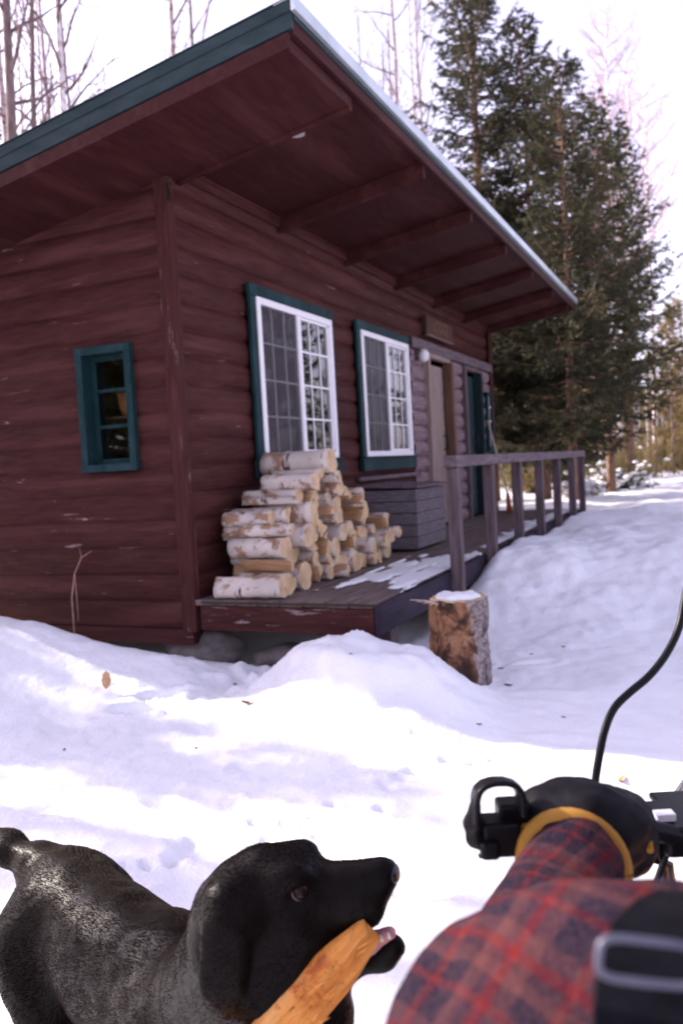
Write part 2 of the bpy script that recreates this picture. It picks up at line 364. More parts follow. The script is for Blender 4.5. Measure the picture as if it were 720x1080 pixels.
# glass that lets the dark room show and mirrors the trees
m,nt,b,o=newmat('window glass'); nt.nodes.remove(b)
g=N(nt,'ShaderNodeBsdfGlossy'); g.inputs['Roughness'].default_value=.015; t=N(nt,'ShaderNodeBsdfTransparent'); t.inputs[0].default_value=(.72,.76,.74,1)
fr=N(nt,'ShaderNodeFresnel'); fr.inputs[0].default_value=1.55; ml=N(nt,'ShaderNodeMath',operation='MULTIPLY_ADD'); ml.inputs[1].default_value=1.7; ml.inputs[2].default_value=.03; ml.use_clamp=True
v=coords(nt); nn=noise(nt,v,2.2,2); bm=N(nt,'ShaderNodeBump'); bm.inputs['Strength'].default_value=.045; bm.inputs['Distance'].default_value=.02; nt.links.new(nn,bm.inputs['Height']); nt.links.new(bm.outputs[0],g.inputs['Normal'])
ms=N(nt,'ShaderNodeMixShader'); nt.links.new(fr.outputs[0],ml.inputs[0]); nt.links.new(ml.outputs[0],ms.inputs[0]); nt.links.new(t.outputs[0],ms.inputs[1]); nt.links.new(g.outputs[0],ms.inputs[2]); nt.links.new(ms.outputs[0],o.inputs[0]); M_GLASS=m
m,nt,b,o=newmat('insect screen'); b.inputs['Base Color'].default_value=(.055,.045,.055,1); b.inputs['Roughness'].default_value=.8
t=N(nt,'ShaderNodeBsdfTransparent'); ms=N(nt,'ShaderNodeMixShader'); ms.inputs[0].default_value=.62; nt.links.new(t.outputs[0],ms.inputs[1]); nt.links.new(b.outputs[0],ms.inputs[2]); nt.links.new(ms.outputs[0],o.inputs[0]); M_SCREEN=m
# ------------------------------------------------------------------ cabin
LX,BY,HT=8.12,5.0,2.745; CH=.178
cab=thing('log_cabin','dark red log cabin with green trim, shed roof and a long porch eave','cabin')
def rooftop(y): return 3.095-.165*(y+1.242)
def under(y): return rooftop(y)-.095
def siding(along,u0,u1,z0,z1,holes,off,ztop=None,amp=.036,nu=.12,seed=0):
    """half-log siding in plane along x (y=off, bulging to -y) or along y (x=off, bulging to -x)"""
    us=set(np.arange(u0,u1,nu)); us|={u1}
    zs=set([z0,z1])
    k0=math.floor((z0+.2)/CH)-1
    for k in range(k0,int((z1+.2)/CH)+2):
        for t in (0,.05,.13,.27,.42,.58,.73,.87,.95): 
            z=-.2+(k+t)*CH
            if z0<z<z1: zs.add(z)
    for a,b_,c,d in holes: us|={a,b_}; zs|={c,d}
    def cl(S):
        S=sorted(S); o=[S[0]]
        for s_ in S[1:]:
            if s_-o[-1]>1e-4:o.append(s_)
        return np.array(o)
    us,zs=cl(us),cl(zs); U,Z=np.meshgrid(us,zs,indexing='ij')
    t=((Z+.2)/CH)%1.; k=np.floor((Z+.2)/CH)
    pr=np.sqrt(np.maximum(0,1-(2*t-1)**2*.98))
    lump=1+.16*vnoise(U*1.1+k*13.7+seed,k*3.1)
    dpt=amp*pr*lump+.004*vnoise(U*7,Z*30+seed)
    if ztop is not None: Z=np.minimum(Z,ztop(U))
    if along=='x': V=np.stack([U,off-dpt,Z],-1)
    else: V=np.stack([off-dpt,U,Z],-1)
    n0,n1=U.shape; ii=np.arange(n0*n1).reshape(n0,n1); F=[]
    for i in range(n0-1):
        um=(us[i]+us[i+1])/2
        for j in range(n1-1):
            zm=(zs[j]+zs[j+1])/2
            if any(a<um<b_ and c<zm<d for a,b_,c,d in holes): continue
            if ztop is not None and zs[j]>ztop(np.array([um]))[0]: continue
            q=(ii[i,j],ii[i+1,j],ii[i+1,j+1],ii[i,j+1]); F.append(q if along=='x' else q[::-1])
    return V.reshape(-1,3),F
W1=(.847,2.301,.77,2.18); W2=(2.847,4.326,.77,2.19); WE=(.315,.765,.86,1.69)  # outer trim rectangles
DO1=(5.02,5.74,0,2.03); DO2=(6.62,7.20,0,2.02); W3=(7.72,8.0,.93,1.78)
def ins(w,i=.04): return (w[0]+i,w[1]-i,w[2]+i,w[3]-i)
fw=thing  # keep name short
V,F=siding('x',.0,4.44,-.2,HT+.06,[ins(W1),ins(W2)],0.,seed=1)
mkobj('front_wall',V,F,M_LOGX,cab,S=True)
V,F=siding('x',4.44,LX,2.14,HT+.06,[],0.,seed=1); mkobj('upper_front_wall',V,F,M_LOGX,cab,S=True)
V,F=siding('x',4.44,LX,-.2,2.14,[DO1,DO2,ins(W3,.02)],0.,seed=4,amp=.06)
mkobj('bare_log_wall',V,F,M_BARE,cab,S=True,label='unpainted weathered log wall around the doors')
V,F=siding('y',0.,BY,-.2,2.9,[ins(WE,.03)],0.,ztop=lambda y: under(y)+.01,seed=9,amp=.030)
mkobj('end_wall',V,F,M_LOGY,cab,S=True)
V,F=siding('y',0.,BY,-.2,2.9,[],LX,ztop=lambda y: under(y)+.01,seed=19,amp=-.030); F=[q[::-1] for q in F]
mkobj('end_wall',V,F,M_LOGY,cab,S=True)
V,F=siding('x',0.,LX,-.2,under(BY),[],BY,seed=29,amp=-.03); F=[q[::-1] for q in F]
mkobj('back_wall',V,F,M_LOGX,cab,S=True)
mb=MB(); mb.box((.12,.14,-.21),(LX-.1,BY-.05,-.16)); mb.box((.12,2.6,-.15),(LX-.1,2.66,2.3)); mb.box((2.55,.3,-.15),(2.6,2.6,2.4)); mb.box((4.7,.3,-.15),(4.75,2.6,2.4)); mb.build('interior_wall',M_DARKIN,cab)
mb=MB(); mb.box((.15,.30,1.22),(.42,1.25,1.24)); mb.build('shelf',M_ORW,cab)
bk=thing('basket','orange brown basket on the shelf behind the small end window','basket',(.27,.56,1.242)); mb=MB(); mb.tube([(.27,.56,1.242),(.27,.56,1.30),(.27,.56,1.40)],[.085,.105,.115],20); mb.build('body',pm('woven basket',(.30,.11,.04),(.50,.22,.09),30,(1,1,6)),bk); mb=MB(); mb.tube([(.27+.117*math.cos(a),.56+.117*math.sin(a),1.402) for a in np.linspace(0,6.2832,25)],.008,6,cap=False); mb.build('rim',M_ORW,bk)
# corner boards
mb=MB(); mb.box((-.044,-.046,-.21),(-.022,.062,2.70)); mb.box((-.0215,-.046,-.205),(.022,-.028,2.70)); mb.build('corner_board',M_CORNER,cab,bevel=.004)
mb=MB(); mb.box((LX-.1,-.085,-.2),(LX+.06,-.062,2.76)); mb.box((LX+.036,-.061,-.2),(LX+.06,.13,2.76)); mb.build('corner_board',M_CORNER,cab,bevel=.004)
mb=MB(); mb.box((-.02,.0,-.30),(.0,BY,-.2)); mb.box((.0,.005,-.3),(.12,BY,-.21)); mb.build('sill_beam',M_LOGY,cab)
# front trim board over the doors
mb=MB(); mb.box((4.46,-.088,2.10),(8.15,-.064,2.22)); mb.build('header_board',M_GREYW,cab,bevel=.004,label='purple grey header board above the doors')
mb=MB(); mb.box((2.75,-.085,.655),(4.55,-.050,.695)); mb.build('ledge_board',M_GREYW,cab,bevel=.004)
# roof ------------------------------------------------------------
rx0,rx1,ry0,ry1=-.663,8.66,-1.242,5.5
def slab(mb,x0,x1,y0,y1,t0,t1,mi=0):
    v=[(x,y,rooftop(y)+t) for t in(t0,t1) for x,y in((x0,y0),(x1,y0),(x1,y1),(x0,y1))]
    mb.add(v,[(0,3,2,1),(4,5,6,7),(0,1,5,4),(1,2,6,5),(2,3,7,6),(3,0,4,7)],mi)
mb=MB(); slab(mb,rx0+.02,rx1-.02,ry0+.035,ry1,-.018,-.002)
for i in range(31): slab(mb,rx0+.02+i*.305,rx0+.045+i*.305,ry0+.03,ry1,-.002,.016)
roof=mb.build('roof',M_METAL,cab)
mb=MB(); slab(mb,rx0+.03,rx1-.03,ry0+.04,ry1-.02,-.095,-.02); so_=mb.build('soffit',M_SOFF,roof)
mb=MB(); slab(mb,rx0,rx0+.026,ry0-.0,ry1,-.118,.020); slab(mb,rx0-.012,rx0+.06,ry0-.01,ry1,.0205,.028); slab(mb,rx0-.006,rx0-.0005,ry0,ry1,-.04,.018)
mb.build('rake_board',M_ROOFG,roof,bevel=.003)
mb=MB(); slab(mb,rx0+.028,.12,ry0+.036,ry1-.1,-.198,-.097); mb.build('boxed_rake',M_SOFF,roof,bevel=.004)
mb=MB(); slab(mb,rx0+.004,rx0+.027,ry0+.02,ry1-.1,-.205,-.126); mb.build('lower_rake_board',M_SOFF,roof,bevel=.003)
mb=MB(); slab(mb,rx0+.024,rx1,ry0+.002,ry0+.030,-.135,-.03); mb.build('eave_fascia',M_SOFF,roof,bevel=.003)
mb=MB(); slab(mb,rx0+.024,rx1,ry0-.006,ry0+.0015,-.07,-.032); mb.build('drip_strip',M_ROOFG,roof)
mb=MB(); slab(mb,rx0-.01,rx1+.01,ry0-.03,ry0-.0065,-.045,.018); slab(mb,rx0-.01,rx1+.01,ry0-.03,ry0+.09,.018,.023); mb.build('eave_flashing',M_METAL,roof,bevel=.003)
mb=MB(); slab(mb,rx1-.026,rx1,ry0,ry1,-.125,.018); mb.build('rake_board',M_ROOFG,roof)
for x in (.143,1.50,2.81,4.15,5.50,6.85,8.10):
    mb=MB(); slab(mb,x-.022,x+.022,ry0+.035,.02,-.215,-.0975); mb.build('rafter',M_SOFF,roof,bevel=.004)
mb=MB(); mb.box((.16,-.060,2.715),(8.1,-.040,2.788)); mb.box((.16,-.072,2.775),(8.1,-.0605,2.793)) ; mb.build('frieze_board',M_LOGX,cab,bevel=.003)
# bracket hanging at the corner
mb=MB(); mb.box((-.066,-.08,2.55),(-.046,-.052,2.67)); mb.box((-.085,-.078,2.53),(-.046,-.056,2.548)); mb.build('bracket',pm('rusty bracket',(.010,.006,.005),(.10,.035,.012),30,lo=.45,hi=.75),cab)
mb=MB(); mb.tube([(.35,-.75,rooftop(-.75)-.0975),(.35,-.75,rooftop(-.75)-.115)],.05,20); mb.build('soffit_vent',pm('old vent',(.45,.38,.38)),roof)
# sliding windows -----------------------------------------------------
def slider(Wd,trimmat,kind):
    x0,x1,z0,z1=Wd; t=.085; y=-.085
    mb=MB(); sb=.11
    mb.box((x0,y,z0+sb),(x0+t,y+.028,z1-t)); mb.box((x1-t*.55,y,z0+sb),(x1,y+.028,z1-t)); mb.box((x0-.01,y-.004,z1-t),(x1+.012,y+.028,z1)); mb.box((x0-.03,y-.014,z0-.02),(x1+.035,y+.028,z0+sb-.012)); mb.box((x0-.03,y-.03,z0+sb-.012),(x1+.035,y+.028,z0+sb+.006))
    w_=mb.build('window',trimmat,cab,bevel=.003,label=kind)
    a0,a1,b0,b1=x0+t+.001,x1-t*.55-.001,z0+sb+.007,z1-t-.001; f=.052; yb=-.045
    mb=MB()
    mb.box((a0,y-.012,b0),(a0+f,yb,b1)); mb.box((a1-f,y-.012,b0),(a1,yb,b1)); mb.box((a0+f,y-.012,b1-f),(a1-f,yb,b1)); mb.box((a0+f,y-.012,b0),(a1-f,yb,b0+f))
    mb.build('frame',M_WHITE,w_,bevel=.004)
    xm=a0+(a1-a0)*.52
    mb=MB(); mb.box((xm-.03,y-.006,b0+f),(xm+.03,yb+.002,b1-f))
    g0,g1=xm+.03,a1-f
    s_=.022; mb.box((g0,y+.004,b0+f),(g0+s_*.4,yb,b1-f)); mb.box((g1-s_,y+.004,b0+f),(g1,yb,b1-f)); mb.box((g0,y+.004,b1-f-s_),(g1,yb,b1-f)); mb.box((g0,y+.004,b0+f),(g1,yb,b0+f+s_))
    mb.build('sash',M_WHITE,w_,bevel=.003)
    yp=-.062
    for gi,(p0,p1) in enumerate(((a0+f,xm-.03),(g0,g1))):
        MB().add([(p0,yp,b0+f),(p1,yp,b0+f),(p1,yp,b1-f),(p0,yp,b1-f)],[(0,1,2,3)]).build('pane',M_GLASS,w_)
        mb=MB(); h=.0075
        for k in (1,2): xx=p0+(p1-p0)*k/3; mb.box((xx-h,yp-.009,b0+f),(xx+h,yp-.003,b1-f))
        for k in (1,2,3): zz=b0+f+(b1-b0-2*f)*k/4; mb.box((p0,yp-.0085,zz-h),(p1,yp-.0035,zz+h))
        mb.build('muntin',M_WHITE,w_)
    MB().add([(a0+f,y+.012,b0+f),(xm-.03,y+.012,b0+f),(xm-.03,y+.012,b1-f),(a0+f,y+.012,b1-f)],[(0,1,2,3)]).build('screen',M_SCREEN,w_)
    return w_
slider(W1,M_GREEN,'white sliding window with green trim above the woodpile')
slider(W2,M_GREEN,'white sliding window with green trim above the wooden chest')
# end window, set deep
y0,y1,z0,z1=WE; mb=MB(); t=.05
mb.box((-.075,y0,z0),(-.03,y0+t,z1)); mb.box((-.075,y1-t,z0),(-.03,y1,z1)); mb.box((-.078,y0-.004,z1-t),(-.03,y1+.004,z1)); mb.box((-.082,y0-.006,z0),(-.03,y1+.006,z0+t))
we=mb.build('window',M_GREEN,cab,bevel=.003,label='small green window in the end wall')
mb=MB(); a0,a1,b0,b1=y0+t,y1-t,z0+t,z1-t
mb.box((-.03,a0-.02,b0-.02),(.09,a0,b1+.02)); mb.box((-.03,a1,b0-.02),(.13,a1+.02,b1+.02)); mb.box((-.03,a0,b1),(.13,a1,b1+.02)); mb.box((-.03,a0,b0-.02),(.13,a1,b0))
mb.build('reveal',M_GREEN,we)
mb=MB(); s_=.035; xs=.025
mb.box((xs,a0,b0),(xs+.03,a0+s_,b1)); mb.box((xs,a1-s_,b0),(xs+.03,a1,b1)); mb.box((xs,a0+s_,b1-s_),(xs+.03,a1-s_,b1)); mb.box((xs,a0+s_,b0),(xs+.03,a1-s_,b0+s_)); mb.build('sash',M_GREEN,we,bevel=.002)
mb=MB()
for k in(1,2): zz=b0+(b1-b0)*k/3+.01; mb.box((xs+.004,a0+s_,zz-.011),(xs+.026,a1-s_,zz+.011))
mb.build('muntin',M_GREEN,we)
MB().add([(xs+.012,a0+s_,b0+s_),(xs+.012,a0+s_,b1-s_),(xs+.012,a1-s_,b1-s_),(xs+.012,a1-s_,b0+s_)],[(0,1,2,3)]).build('pane',M_GLASS,we)
# doors ---------------------------------------------------------------
def door(Dd,leafm,casem,jambm,lab):
    x0,x1,z0,z1=Dd; mb=MB(); y=-.04
    for i in range(5):
        a=x0+.06+(x1-x0-.12)*i/5; mb.box((a+.002,y,z0+.03),(a+(x1-x0-.12)/5-.002,y+.035,z1-.06))
    d_=mb.build('door',leafm,cab,bevel=.003,label=lab)
    mb=MB(); mb.box((x0-.09,-.105,z0),(x0,-.03,z1)); mb.box((x0-.09,-.105,z1),(x1+.09,-.03,z1+.06)); mb.build('casing',casem,d_,bevel=.004)
    mb=MB(); mb.box((x1,-.15,z0),(x1+.09,-.03,z1)); mb.build('jamb',jambm,d_,bevel=.004)
    mb=MB(); hx=x1-.13; mb.tube([(hx,y,.95),(hx,y-.05,.95),(hx,y-.05,1.12),(hx,y,1.12)],.010,8); mb.build('handle',pm('iron handle',(.02,.02,.02)),d_)
door(DO1,M_DOORW,M_DOORW,M_ORW,'pale natural plank door beside the second window')
door(DO2,pm('dark green door',(.008,.022,.026),(.014,.034,.038),5,(9,9,1),.5),M_GREYZ,pm('dark green jamb',(.008,.020,.024)),'dark green door in a pale grey casing')
x0,x1,z0,z1=W3; mb=MB(); t=.05
mb.box((x0-.03,-.105,z0),(x0+t,-.03,z1)); mb.box((x1-t,-.105,z0),(x1,-.03,z1)); mb.box((x0-.03,-.107,z1-t),(x1,-.03,z1)); mb.box((x0-.05,-.12,z0-.04),(x1+.03,-.03,z0+t)); w3=mb.build('window',M_GREEN,cab,bevel=.003,label='narrow green window at the far end of the porch')
mb=MB()
for k in range(1,4): mb.box((x0+t,-.082,z0+(z1-z0)*k/4-.012),(x1-t,-.07,z0+(z1-z0)*k/4+.012))
mb.box(((x0+x1)/2-.012,-.084,z0+t),((x0+x1)/2+.012,-.069,z1-t)); mb.build('muntin',M_WHITE,w3)
MB().add([(x0+t,-.066,z0+t),(x1-t,-.066,z0+t),(x1-t,-.066,z1-t),(x0+t,-.066,z1-t)],[(0,1,2,3)]).build('pane',M_GLASS,w3)
# sign over the doors
sg=thing('wooden_sign','small brown board sign with faded raised letters under the eave','sign',(5.45,-.06,2.42))
mb=MB(); mb.box((4.92,-.115,2.30),(5.98,-.085,2.52)); bd=mb.build('board',pm('sign wood',(.050,.020,.014),(.085,.036,.024),6,(1,6,9),.6),sg,bevel=.006)
for x in (4.95,5.93): MB().box((x-.01,-.085,2.33),(x+.03,-.04,2.49)).build('cleat',M_DARKIN,sg)
def text(name,s,size,mat,parent,loc,rx,rz=0,ext=.004):
    c=bpy.data.curves.new(name,'FONT'); c.body=s; c.size=size; c.extrude=ext; c.align_x='CENTER'; c.align_y='CENTER'
    to=bpy.data.objects.new(name,c); COL.objects.link(to); dg=bpy.context.evaluated_depsgraph_get(); me=bpy.data.meshes.new_from_object(to.evaluated_get(dg)); COL.objects.unlink(to); bpy.data.objects.remove(to)
    me.materials.clear(); me.materials.append(mat); ob=bpy.data.objects.new(name,me); COL.objects.link(ob); ob.parent=parent; ob.location=np.array(loc)-ORG[parent.name]; ob.rotation_euler=(rx,0,rz); return ob
text('lettering','LODGE',.19,pm('pale letter paint',(.13,.070,.048),(.16,.09,.06)),sg,(5.45,-.118,2.42),R(90),0,.004)
mb=MB(); mb.box((4.93,-.122,2.285),(5.97,-.085,2.298)); mb.build('lower_edge',pm('pale sign edge',(.20,.12,.12)),sg)
# round wall lamp
lp=thing('wall_lamp','round white wall lamp beside the plank door','lamp',(4.62,-.06,2.0))
mb=MB(); mb.tube([(4.62,-.05,2.02),(4.62,-.10,2.02)],.06,16); mb.build('base_plate',pm('lamp base',(.08,.06,.05)),lp,bevel=.003)
f_=Field((4.48,-.30,1.86),(4.78,-.06,2.18),.012); f_.ell((4.62,-.155,2.01),(.062,.062,.075),k=0); V,F=f_.mesh(1); mkobj('globe',V,F,pm('white lamp glass',(.7,.68,.72),rough=.3,bump=0),lp,S=True)
# stone under the corner
def rock(name,c,r,seed,mat,**tg):
    f=Field(np.array(c)-np.array(r)-.06,np.array(c)+np.array(r)+.06,.018); f.ell(c,r,k=0)
    V,F=f.mesh(2,lambda x,y,z:(.035*fbm(x*6+seed+0*y+0*z,y*6+0*x+0*z,z*6+0*x+0*y,o=3)).astype(np.float32)); return mkobj(name,V,F,mat,S=True,**tg)
rock('foundation_stone',(.22,.10,-.36),(.16,.28,.13),3,M_STONE,label='grey brown rounded stone propping up the cabin corner',cat='stone')
rock('flat_stone',(.30,-.52,-.42),(.14,.26,.07),13,M_STONE,label='low flat stone in the dark gap under the deck',cat='stone')
SH=Vector((.045,.05,0)); cab.location=SH; roof.location=roof.location-SH
for o_ in (sg,lp,bk): o_.location=o_.location+SH
# ------------------------------------------------------------------ porch deck with railing
dk=thing('wooden_porch','long wooden porch deck with a plain post railing','porch',(0,0,-.2))
mb=MB(); ys=np.linspace(-1.235,.004,9)
for i in range(8):
    xx=0.0
    while xx<8.1:
        L=[3.66,2.44,4.88][(i+int(xx))%3]; e=min(8.14,xx+L); mb.box((xx+.002,ys[i]+.004,-.034+RS.uniform(-.002,.002)),(e-.002,ys[i+1]-.004,RS.uniform(-.003,.002))); xx=e
mb.build('deck_boards',M_DECK,dk,bevel=.003)
mb=MB(); mb.box((-.02,-1.245,-.19),(.02,-.05,-.036)); mb.build('end_rim',M_RIMRED,dk,bevel=.005,label='worn red end rim of the deck')
mb=MB(); mb.box((-.015,-1.285,-.19),(8.14,-1.247,-.012)); mb.build('front_rim',M_DKPURP,dk,bevel=.005)
mb=MB(); mb.box((-.012,-1.275,-.02),(.0,-.055,-.006)); 
for x in np.arange(.6,8.,.6): mb.box((x,-1.24,-.18),(x+.04,-.06,-.036))
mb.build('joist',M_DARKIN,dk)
mb=MB()
for x in (.35,2.6,5.): MB().box((x,-1.2,-.52),(x+.14,-1.06,-.19)).build('footing',M_GREYZ,dk)
PX=[1.45,2.50,3.60,4.72,5.84,7.0,7.90]
for i,x in enumerate(PX):
    b0=-.24 if i==0 else -.2; mb=MB(); wd=.046
    mb.box((x-wd,-1.375,b0),(x+wd,-1.288,.752),jit=.003); mb.build('railing_post',M_GREYZ,dk,bevel=.005)
mb=MB(); mb.box((1.36,-1.385,.755),(4.65,-1.285,.842),jit=.002); mb.box((4.655,-1.383,.753),(7.96,-1.283,.840),jit=.002); mb.build('railing',M_GREYW,dk,bevel=.006)
# thin snow left on the boards
def snowpatch(x0,x1,y0,y1,thr,sc,seed,name,lab,h=.012,res=.012,edge=0):
    a=np.arange(x0,x1,res); b_=np.arange(y0,y1,res); A,B=np.meshgrid(a,b_,indexing='ij')
    m_=fbm(A*sc[0]+seed,B*sc[1],o=4)*.55+ .9*np.minimum(np.minimum((A-x0)/(x1-x0),(x1-A)/(x1-x0)),.3)/.3 - .5
    m_=m_+edge*(1-(B-y0)/(y1-y0))
    hh=np.clip((m_-thr)*.12,0,1)*1.; Z=.002+np.minimum(hh,h)
    keep=m_>thr; n0,n1=A.shape; ii=np.arange(n0*n1).reshape(n0,n1)
    k=keep[:-1,:-1]|keep[1:,:-1]|keep[:-1,1:]|keep[1:,1:]; F=np.stack([ii[:-1,:-1][k],ii[1:,:-1][k],ii[1:,1:][k],ii[:-1,1:][k]],1)
    us=np.unique(F); mp=-np.ones(n0*n1,int); mp[us]=np.arange(len(us)); V=np.stack([A.ravel(),B.ravel(),Z.ravel()],1)[us]
    return mkobj(name,V,mp[F],SNOW,S=True,kind='stuff',label=lab)
snowpatch(.25,2.6,-1.275,-.70,.42,(3.0,13),5,'snow_patch','thin melting snow along the near edge of the porch boards',edge=.55)
snowpatch(2.6,8.1,-1.28,-.98,.32,(2.,4),9,'snow_drift','blown snow along the porch boards behind the railing',h=.03,res=.03,edge=.9)
# ------------------------------------------------------------------ chest
ch=thing('wooden_chest','grey weathered plank chest under the second window','chest',(3.0,-.33,0))
cx0,cx1,cy0,cy1=2.60,3.46,-.64,-.10
mb=MB()
for i in range(5):
    z=.03+i*.108; mb.box((cx0+.003,cy0,z),(cx1-.003,cy0+.022,z+.104)); mb.box((cx0,cy0+.0225,z+.001),(cx0+.022,cy1,z+.103)); mb.box((cx1-.022,cy0+.0225,z+.001),(cx1,cy1,z+.103)); mb.box((cx0+.0225,cy1-.02,z+.001),(cx1-.0225,cy1-.001,z+.103))
mb.box((cx0+.03,cy0+.03,.02),(cx1-.03,cy1-.03,.04))
mb.build('box',pm('chest planks',(.085,.070,.080),(.185,.155,.175),5,(2,2,12),.75,.4,.003,flecks=[((.05,.04,.05),4,(2,2,16),.63,.68)]),ch,bevel=.004)
mb=MB(); v=[(cx0-.03,cy0-.03,.575),(cx1+.03,cy0-.03,.575),(cx1+.03,cy1+.02,.60),(cx0-.03,cy1+.02,.60)]; v+=[(a,b_,c+.026) for a,b_,c in v]
mb.add(v,[(0,3,2,1),(4,5,6,7),(0,1,5,4),(1,2,6,5),(2,3,7,6),(3,0,4,7)]); mb.build('lid',M_GREYW,ch,bevel=.004)
snowp=MB(); 
# ------------------------------------------------------------------ broom, and a clay pot by the green door
br=thing('broom','long handled broom with reddish bristles leaning beside the green door','broom',(7.35,-.35,0))
mb=MB(); mb.tube([(7.36,-.38,.25),(7.42,-.12,1.35)],.013,8); mb.build('handle',pm('broom stick',(.4,.3,.25),(.5,.4,.33)),br)
mb=MB()
for i in range(60):
    a=RS.uniform(-1,1); c_=RS.uniform(-1,1); mb.tube([(7.36+.02*a,-.38+.02*c_,.26),(7.355+.09*a,-.40+.035*c_,.0+.005)],[.006,.003],4)
mb.build('bristles',pm('red bristles',(.30,.07,.045),(.42,.13,.07)),br)
mb=MB(); mb.tube([(7.36,-.38,.24),(7.365,-.372,.30)],[.032,.018],10); mb.build('binding',M_ORW,br)
# ------------------------------------------------------------------ birch firewood
def barkmat(name,white,tan,dark,zs=14,thr=.60,loc=False):
    m,nt,b,o=newmat(name); v=coords(nt,(3,3,zs)); n=noise(nt,v,2.2,5,.6); lent=ramp(nt,n,[(thr,0.),(thr+.05,1.)])
    v2=coords(nt); oi=N(nt,'ShaderNodeObjectInfo'); ad=N(nt,'ShaderNodeVectorMath',operation='ADD'); nt.links.new(v2,ad.inputs[0])
    ml=N(nt,'ShaderNodeVectorMath',operation='SCALE'); cv=N(nt,'ShaderNodeCombineXYZ'); nt.links.new(oi.outputs['Random'],cv.inputs[0]); nt.links.new(oi.outputs['Random'],cv.inputs[1]); nt.links.new(cv.outputs[0],ml.inputs[0]); ml.inputs['Scale'].default_value=37.
    nt.links.new(ml.outputs[0],ad.inputs[1]); n2=noise(nt,ad.outputs[0],7,5,.65); peel=ramp(nt,n2,[(.52,0.),(.57,1.)]); n3=noise(nt,ad.outputs[0],3.5,3); pk=ramp(nt,n3,[(.35,white),(.65,tuple(.72*a for a in white))])
    c=mix(nt,peel,pk,tan); c=mix(nt,lent,c,dark); nt.links.new(c,b.inputs['Base Color']); b.inputs['Roughness'].default_value=.65; b.inputs['Specular IOR Level'].default_value=.3
    p=bumpn(nt,b,n2,.5,.01); bumpn(nt,b,lent,-.3 if False else .3,.004,p); return m
M_BARK=barkmat('birch bark',(.60,.52,.47),(.30,.175,.11),(.075,.045,.04))
M_END=pm('sawn birch end',(.38,.24,.12),(.66,.50,.32),9,(1,1,1),.7,.3,.003,flecks=[((.26,.15,.09),14,(1,1,1),.62,.72)])
M_SPLIT=pm('split birch face',(.28,.145,.07),(.48,.30,.17),6,(9,9,1.2),.7,.4,.004)
def logmesh(r,L,seed,kind=0):
    """kind 0 round, 1 half round, 2 wedge"""
    rs=np.random.RandomState(seed); n=20; m=10; th=np.arange(n)*2*math.pi/n
    prof=r*(1+.08*np.cos(2*th+rs.rand()*6)+.05*np.cos(3*th+rs.rand()*6)+rs.uniform(-.03,.03,n)); V=[];I=[];F=[]
    X0=np.cos(th)*prof; Y0=np.sin(th)*prof; flat=np.zeros(n,bool)
    if kind==1: flat=Y0<-.1*r; Y0=np.where(flat,-.1*r,Y0)
    if kind==2:
        for (a_,c_) in ((R(-35),-.05),(R(205),-.12)):
            nx_,ny_=math.cos(a_),math.sin(a_); d=X0*nx_+Y0*ny_; o_=d>-c_*r+.12*r; X0=np.where(o_,X0-nx_*(d-.12*r+c_*r),X0); Y0=np.where(o_,Y0-ny_*(d-.12*r+c_*r),Y0); flat|=o_
        Y0-=.1*r
    bend=rs.uniform(-.012,.012); knot=rs.randint(2,7); ka=rs.randint(n)
    for i in range(m):
        z=-L/2+L*i/(m-1); k=1+.04*rs.uniform(-1,1)
        xx=X0*k+rs.uniform(-.0015,.0015,n)+bend*math.sin(math.pi*i/(m-1)); yy=Y0*k+rs.uniform(-.0015,.0015,n)
        if i==knot and kind==0: xx[ka]*=1.18; yy[ka]*=1.18
        V.append(np.stack([xx,yy,np.full(n,z)+(rs.uniform(-.005,.005,n)+X0*rs.uniform(-.12,.12) if i in(0,m-1) else 0)],1))
    for i in range(m-1):
        for j in range(n):
            k=(j+1)%n; F.append((i*n+j,i*n+k,(i+1)*n+k,(i+1)*n+j)); I.append(2 if flat[j] and flat[k] else 0)
    F.append(tuple(range(n))[::-1]);I.append(1);F.append(tuple((m-1)*n+j for j in range(n)));I.append(1)
    me=bpy.data.meshes.new('firewood_log'); me.from_pydata(np.vstack(V).tolist(),[],F)
    for q in (M_BARK,M_END,M_SPLIT): me.materials.append(q)
    me.polygons.foreach_set('material_index',I); me.polygons.foreach_set('use_smooth',[True]*(len(F)-2)+[False]*2); me.update(); return me
LM=[logmesh(.082,.44,s_,[0,0,1,0,2,0,0,1,2,0,0,2,0,1,0,0][s_]) for s_ in range(16)]
def putlog(p,r,rotspin,L=.44,yawj=0,tilt=0,mi=0,lab=None):
    o=bpy.data.objects.new('firewood_log',LM[mi%16]); COL.objects.link(o)
    # local z -> world -y (sawn end faces the yard)
    q=Matrix.Rotation(yawj,3,'Z')@Matrix.Rotation(tilt,3,'X')@Matrix.Rotation(R(90),3,'X')@Matrix.Rotation(rotspin,3,'Z')
    s_=Matrix.Diagonal((r/.082,r/.082,L/.44)); o.matrix_world=Matrix.Translation(Vector([float(t) for t in p]))@(q@s_).to_4x4()
    return tagp(o,lab,'firewood','birch logs in the porch woodpile')
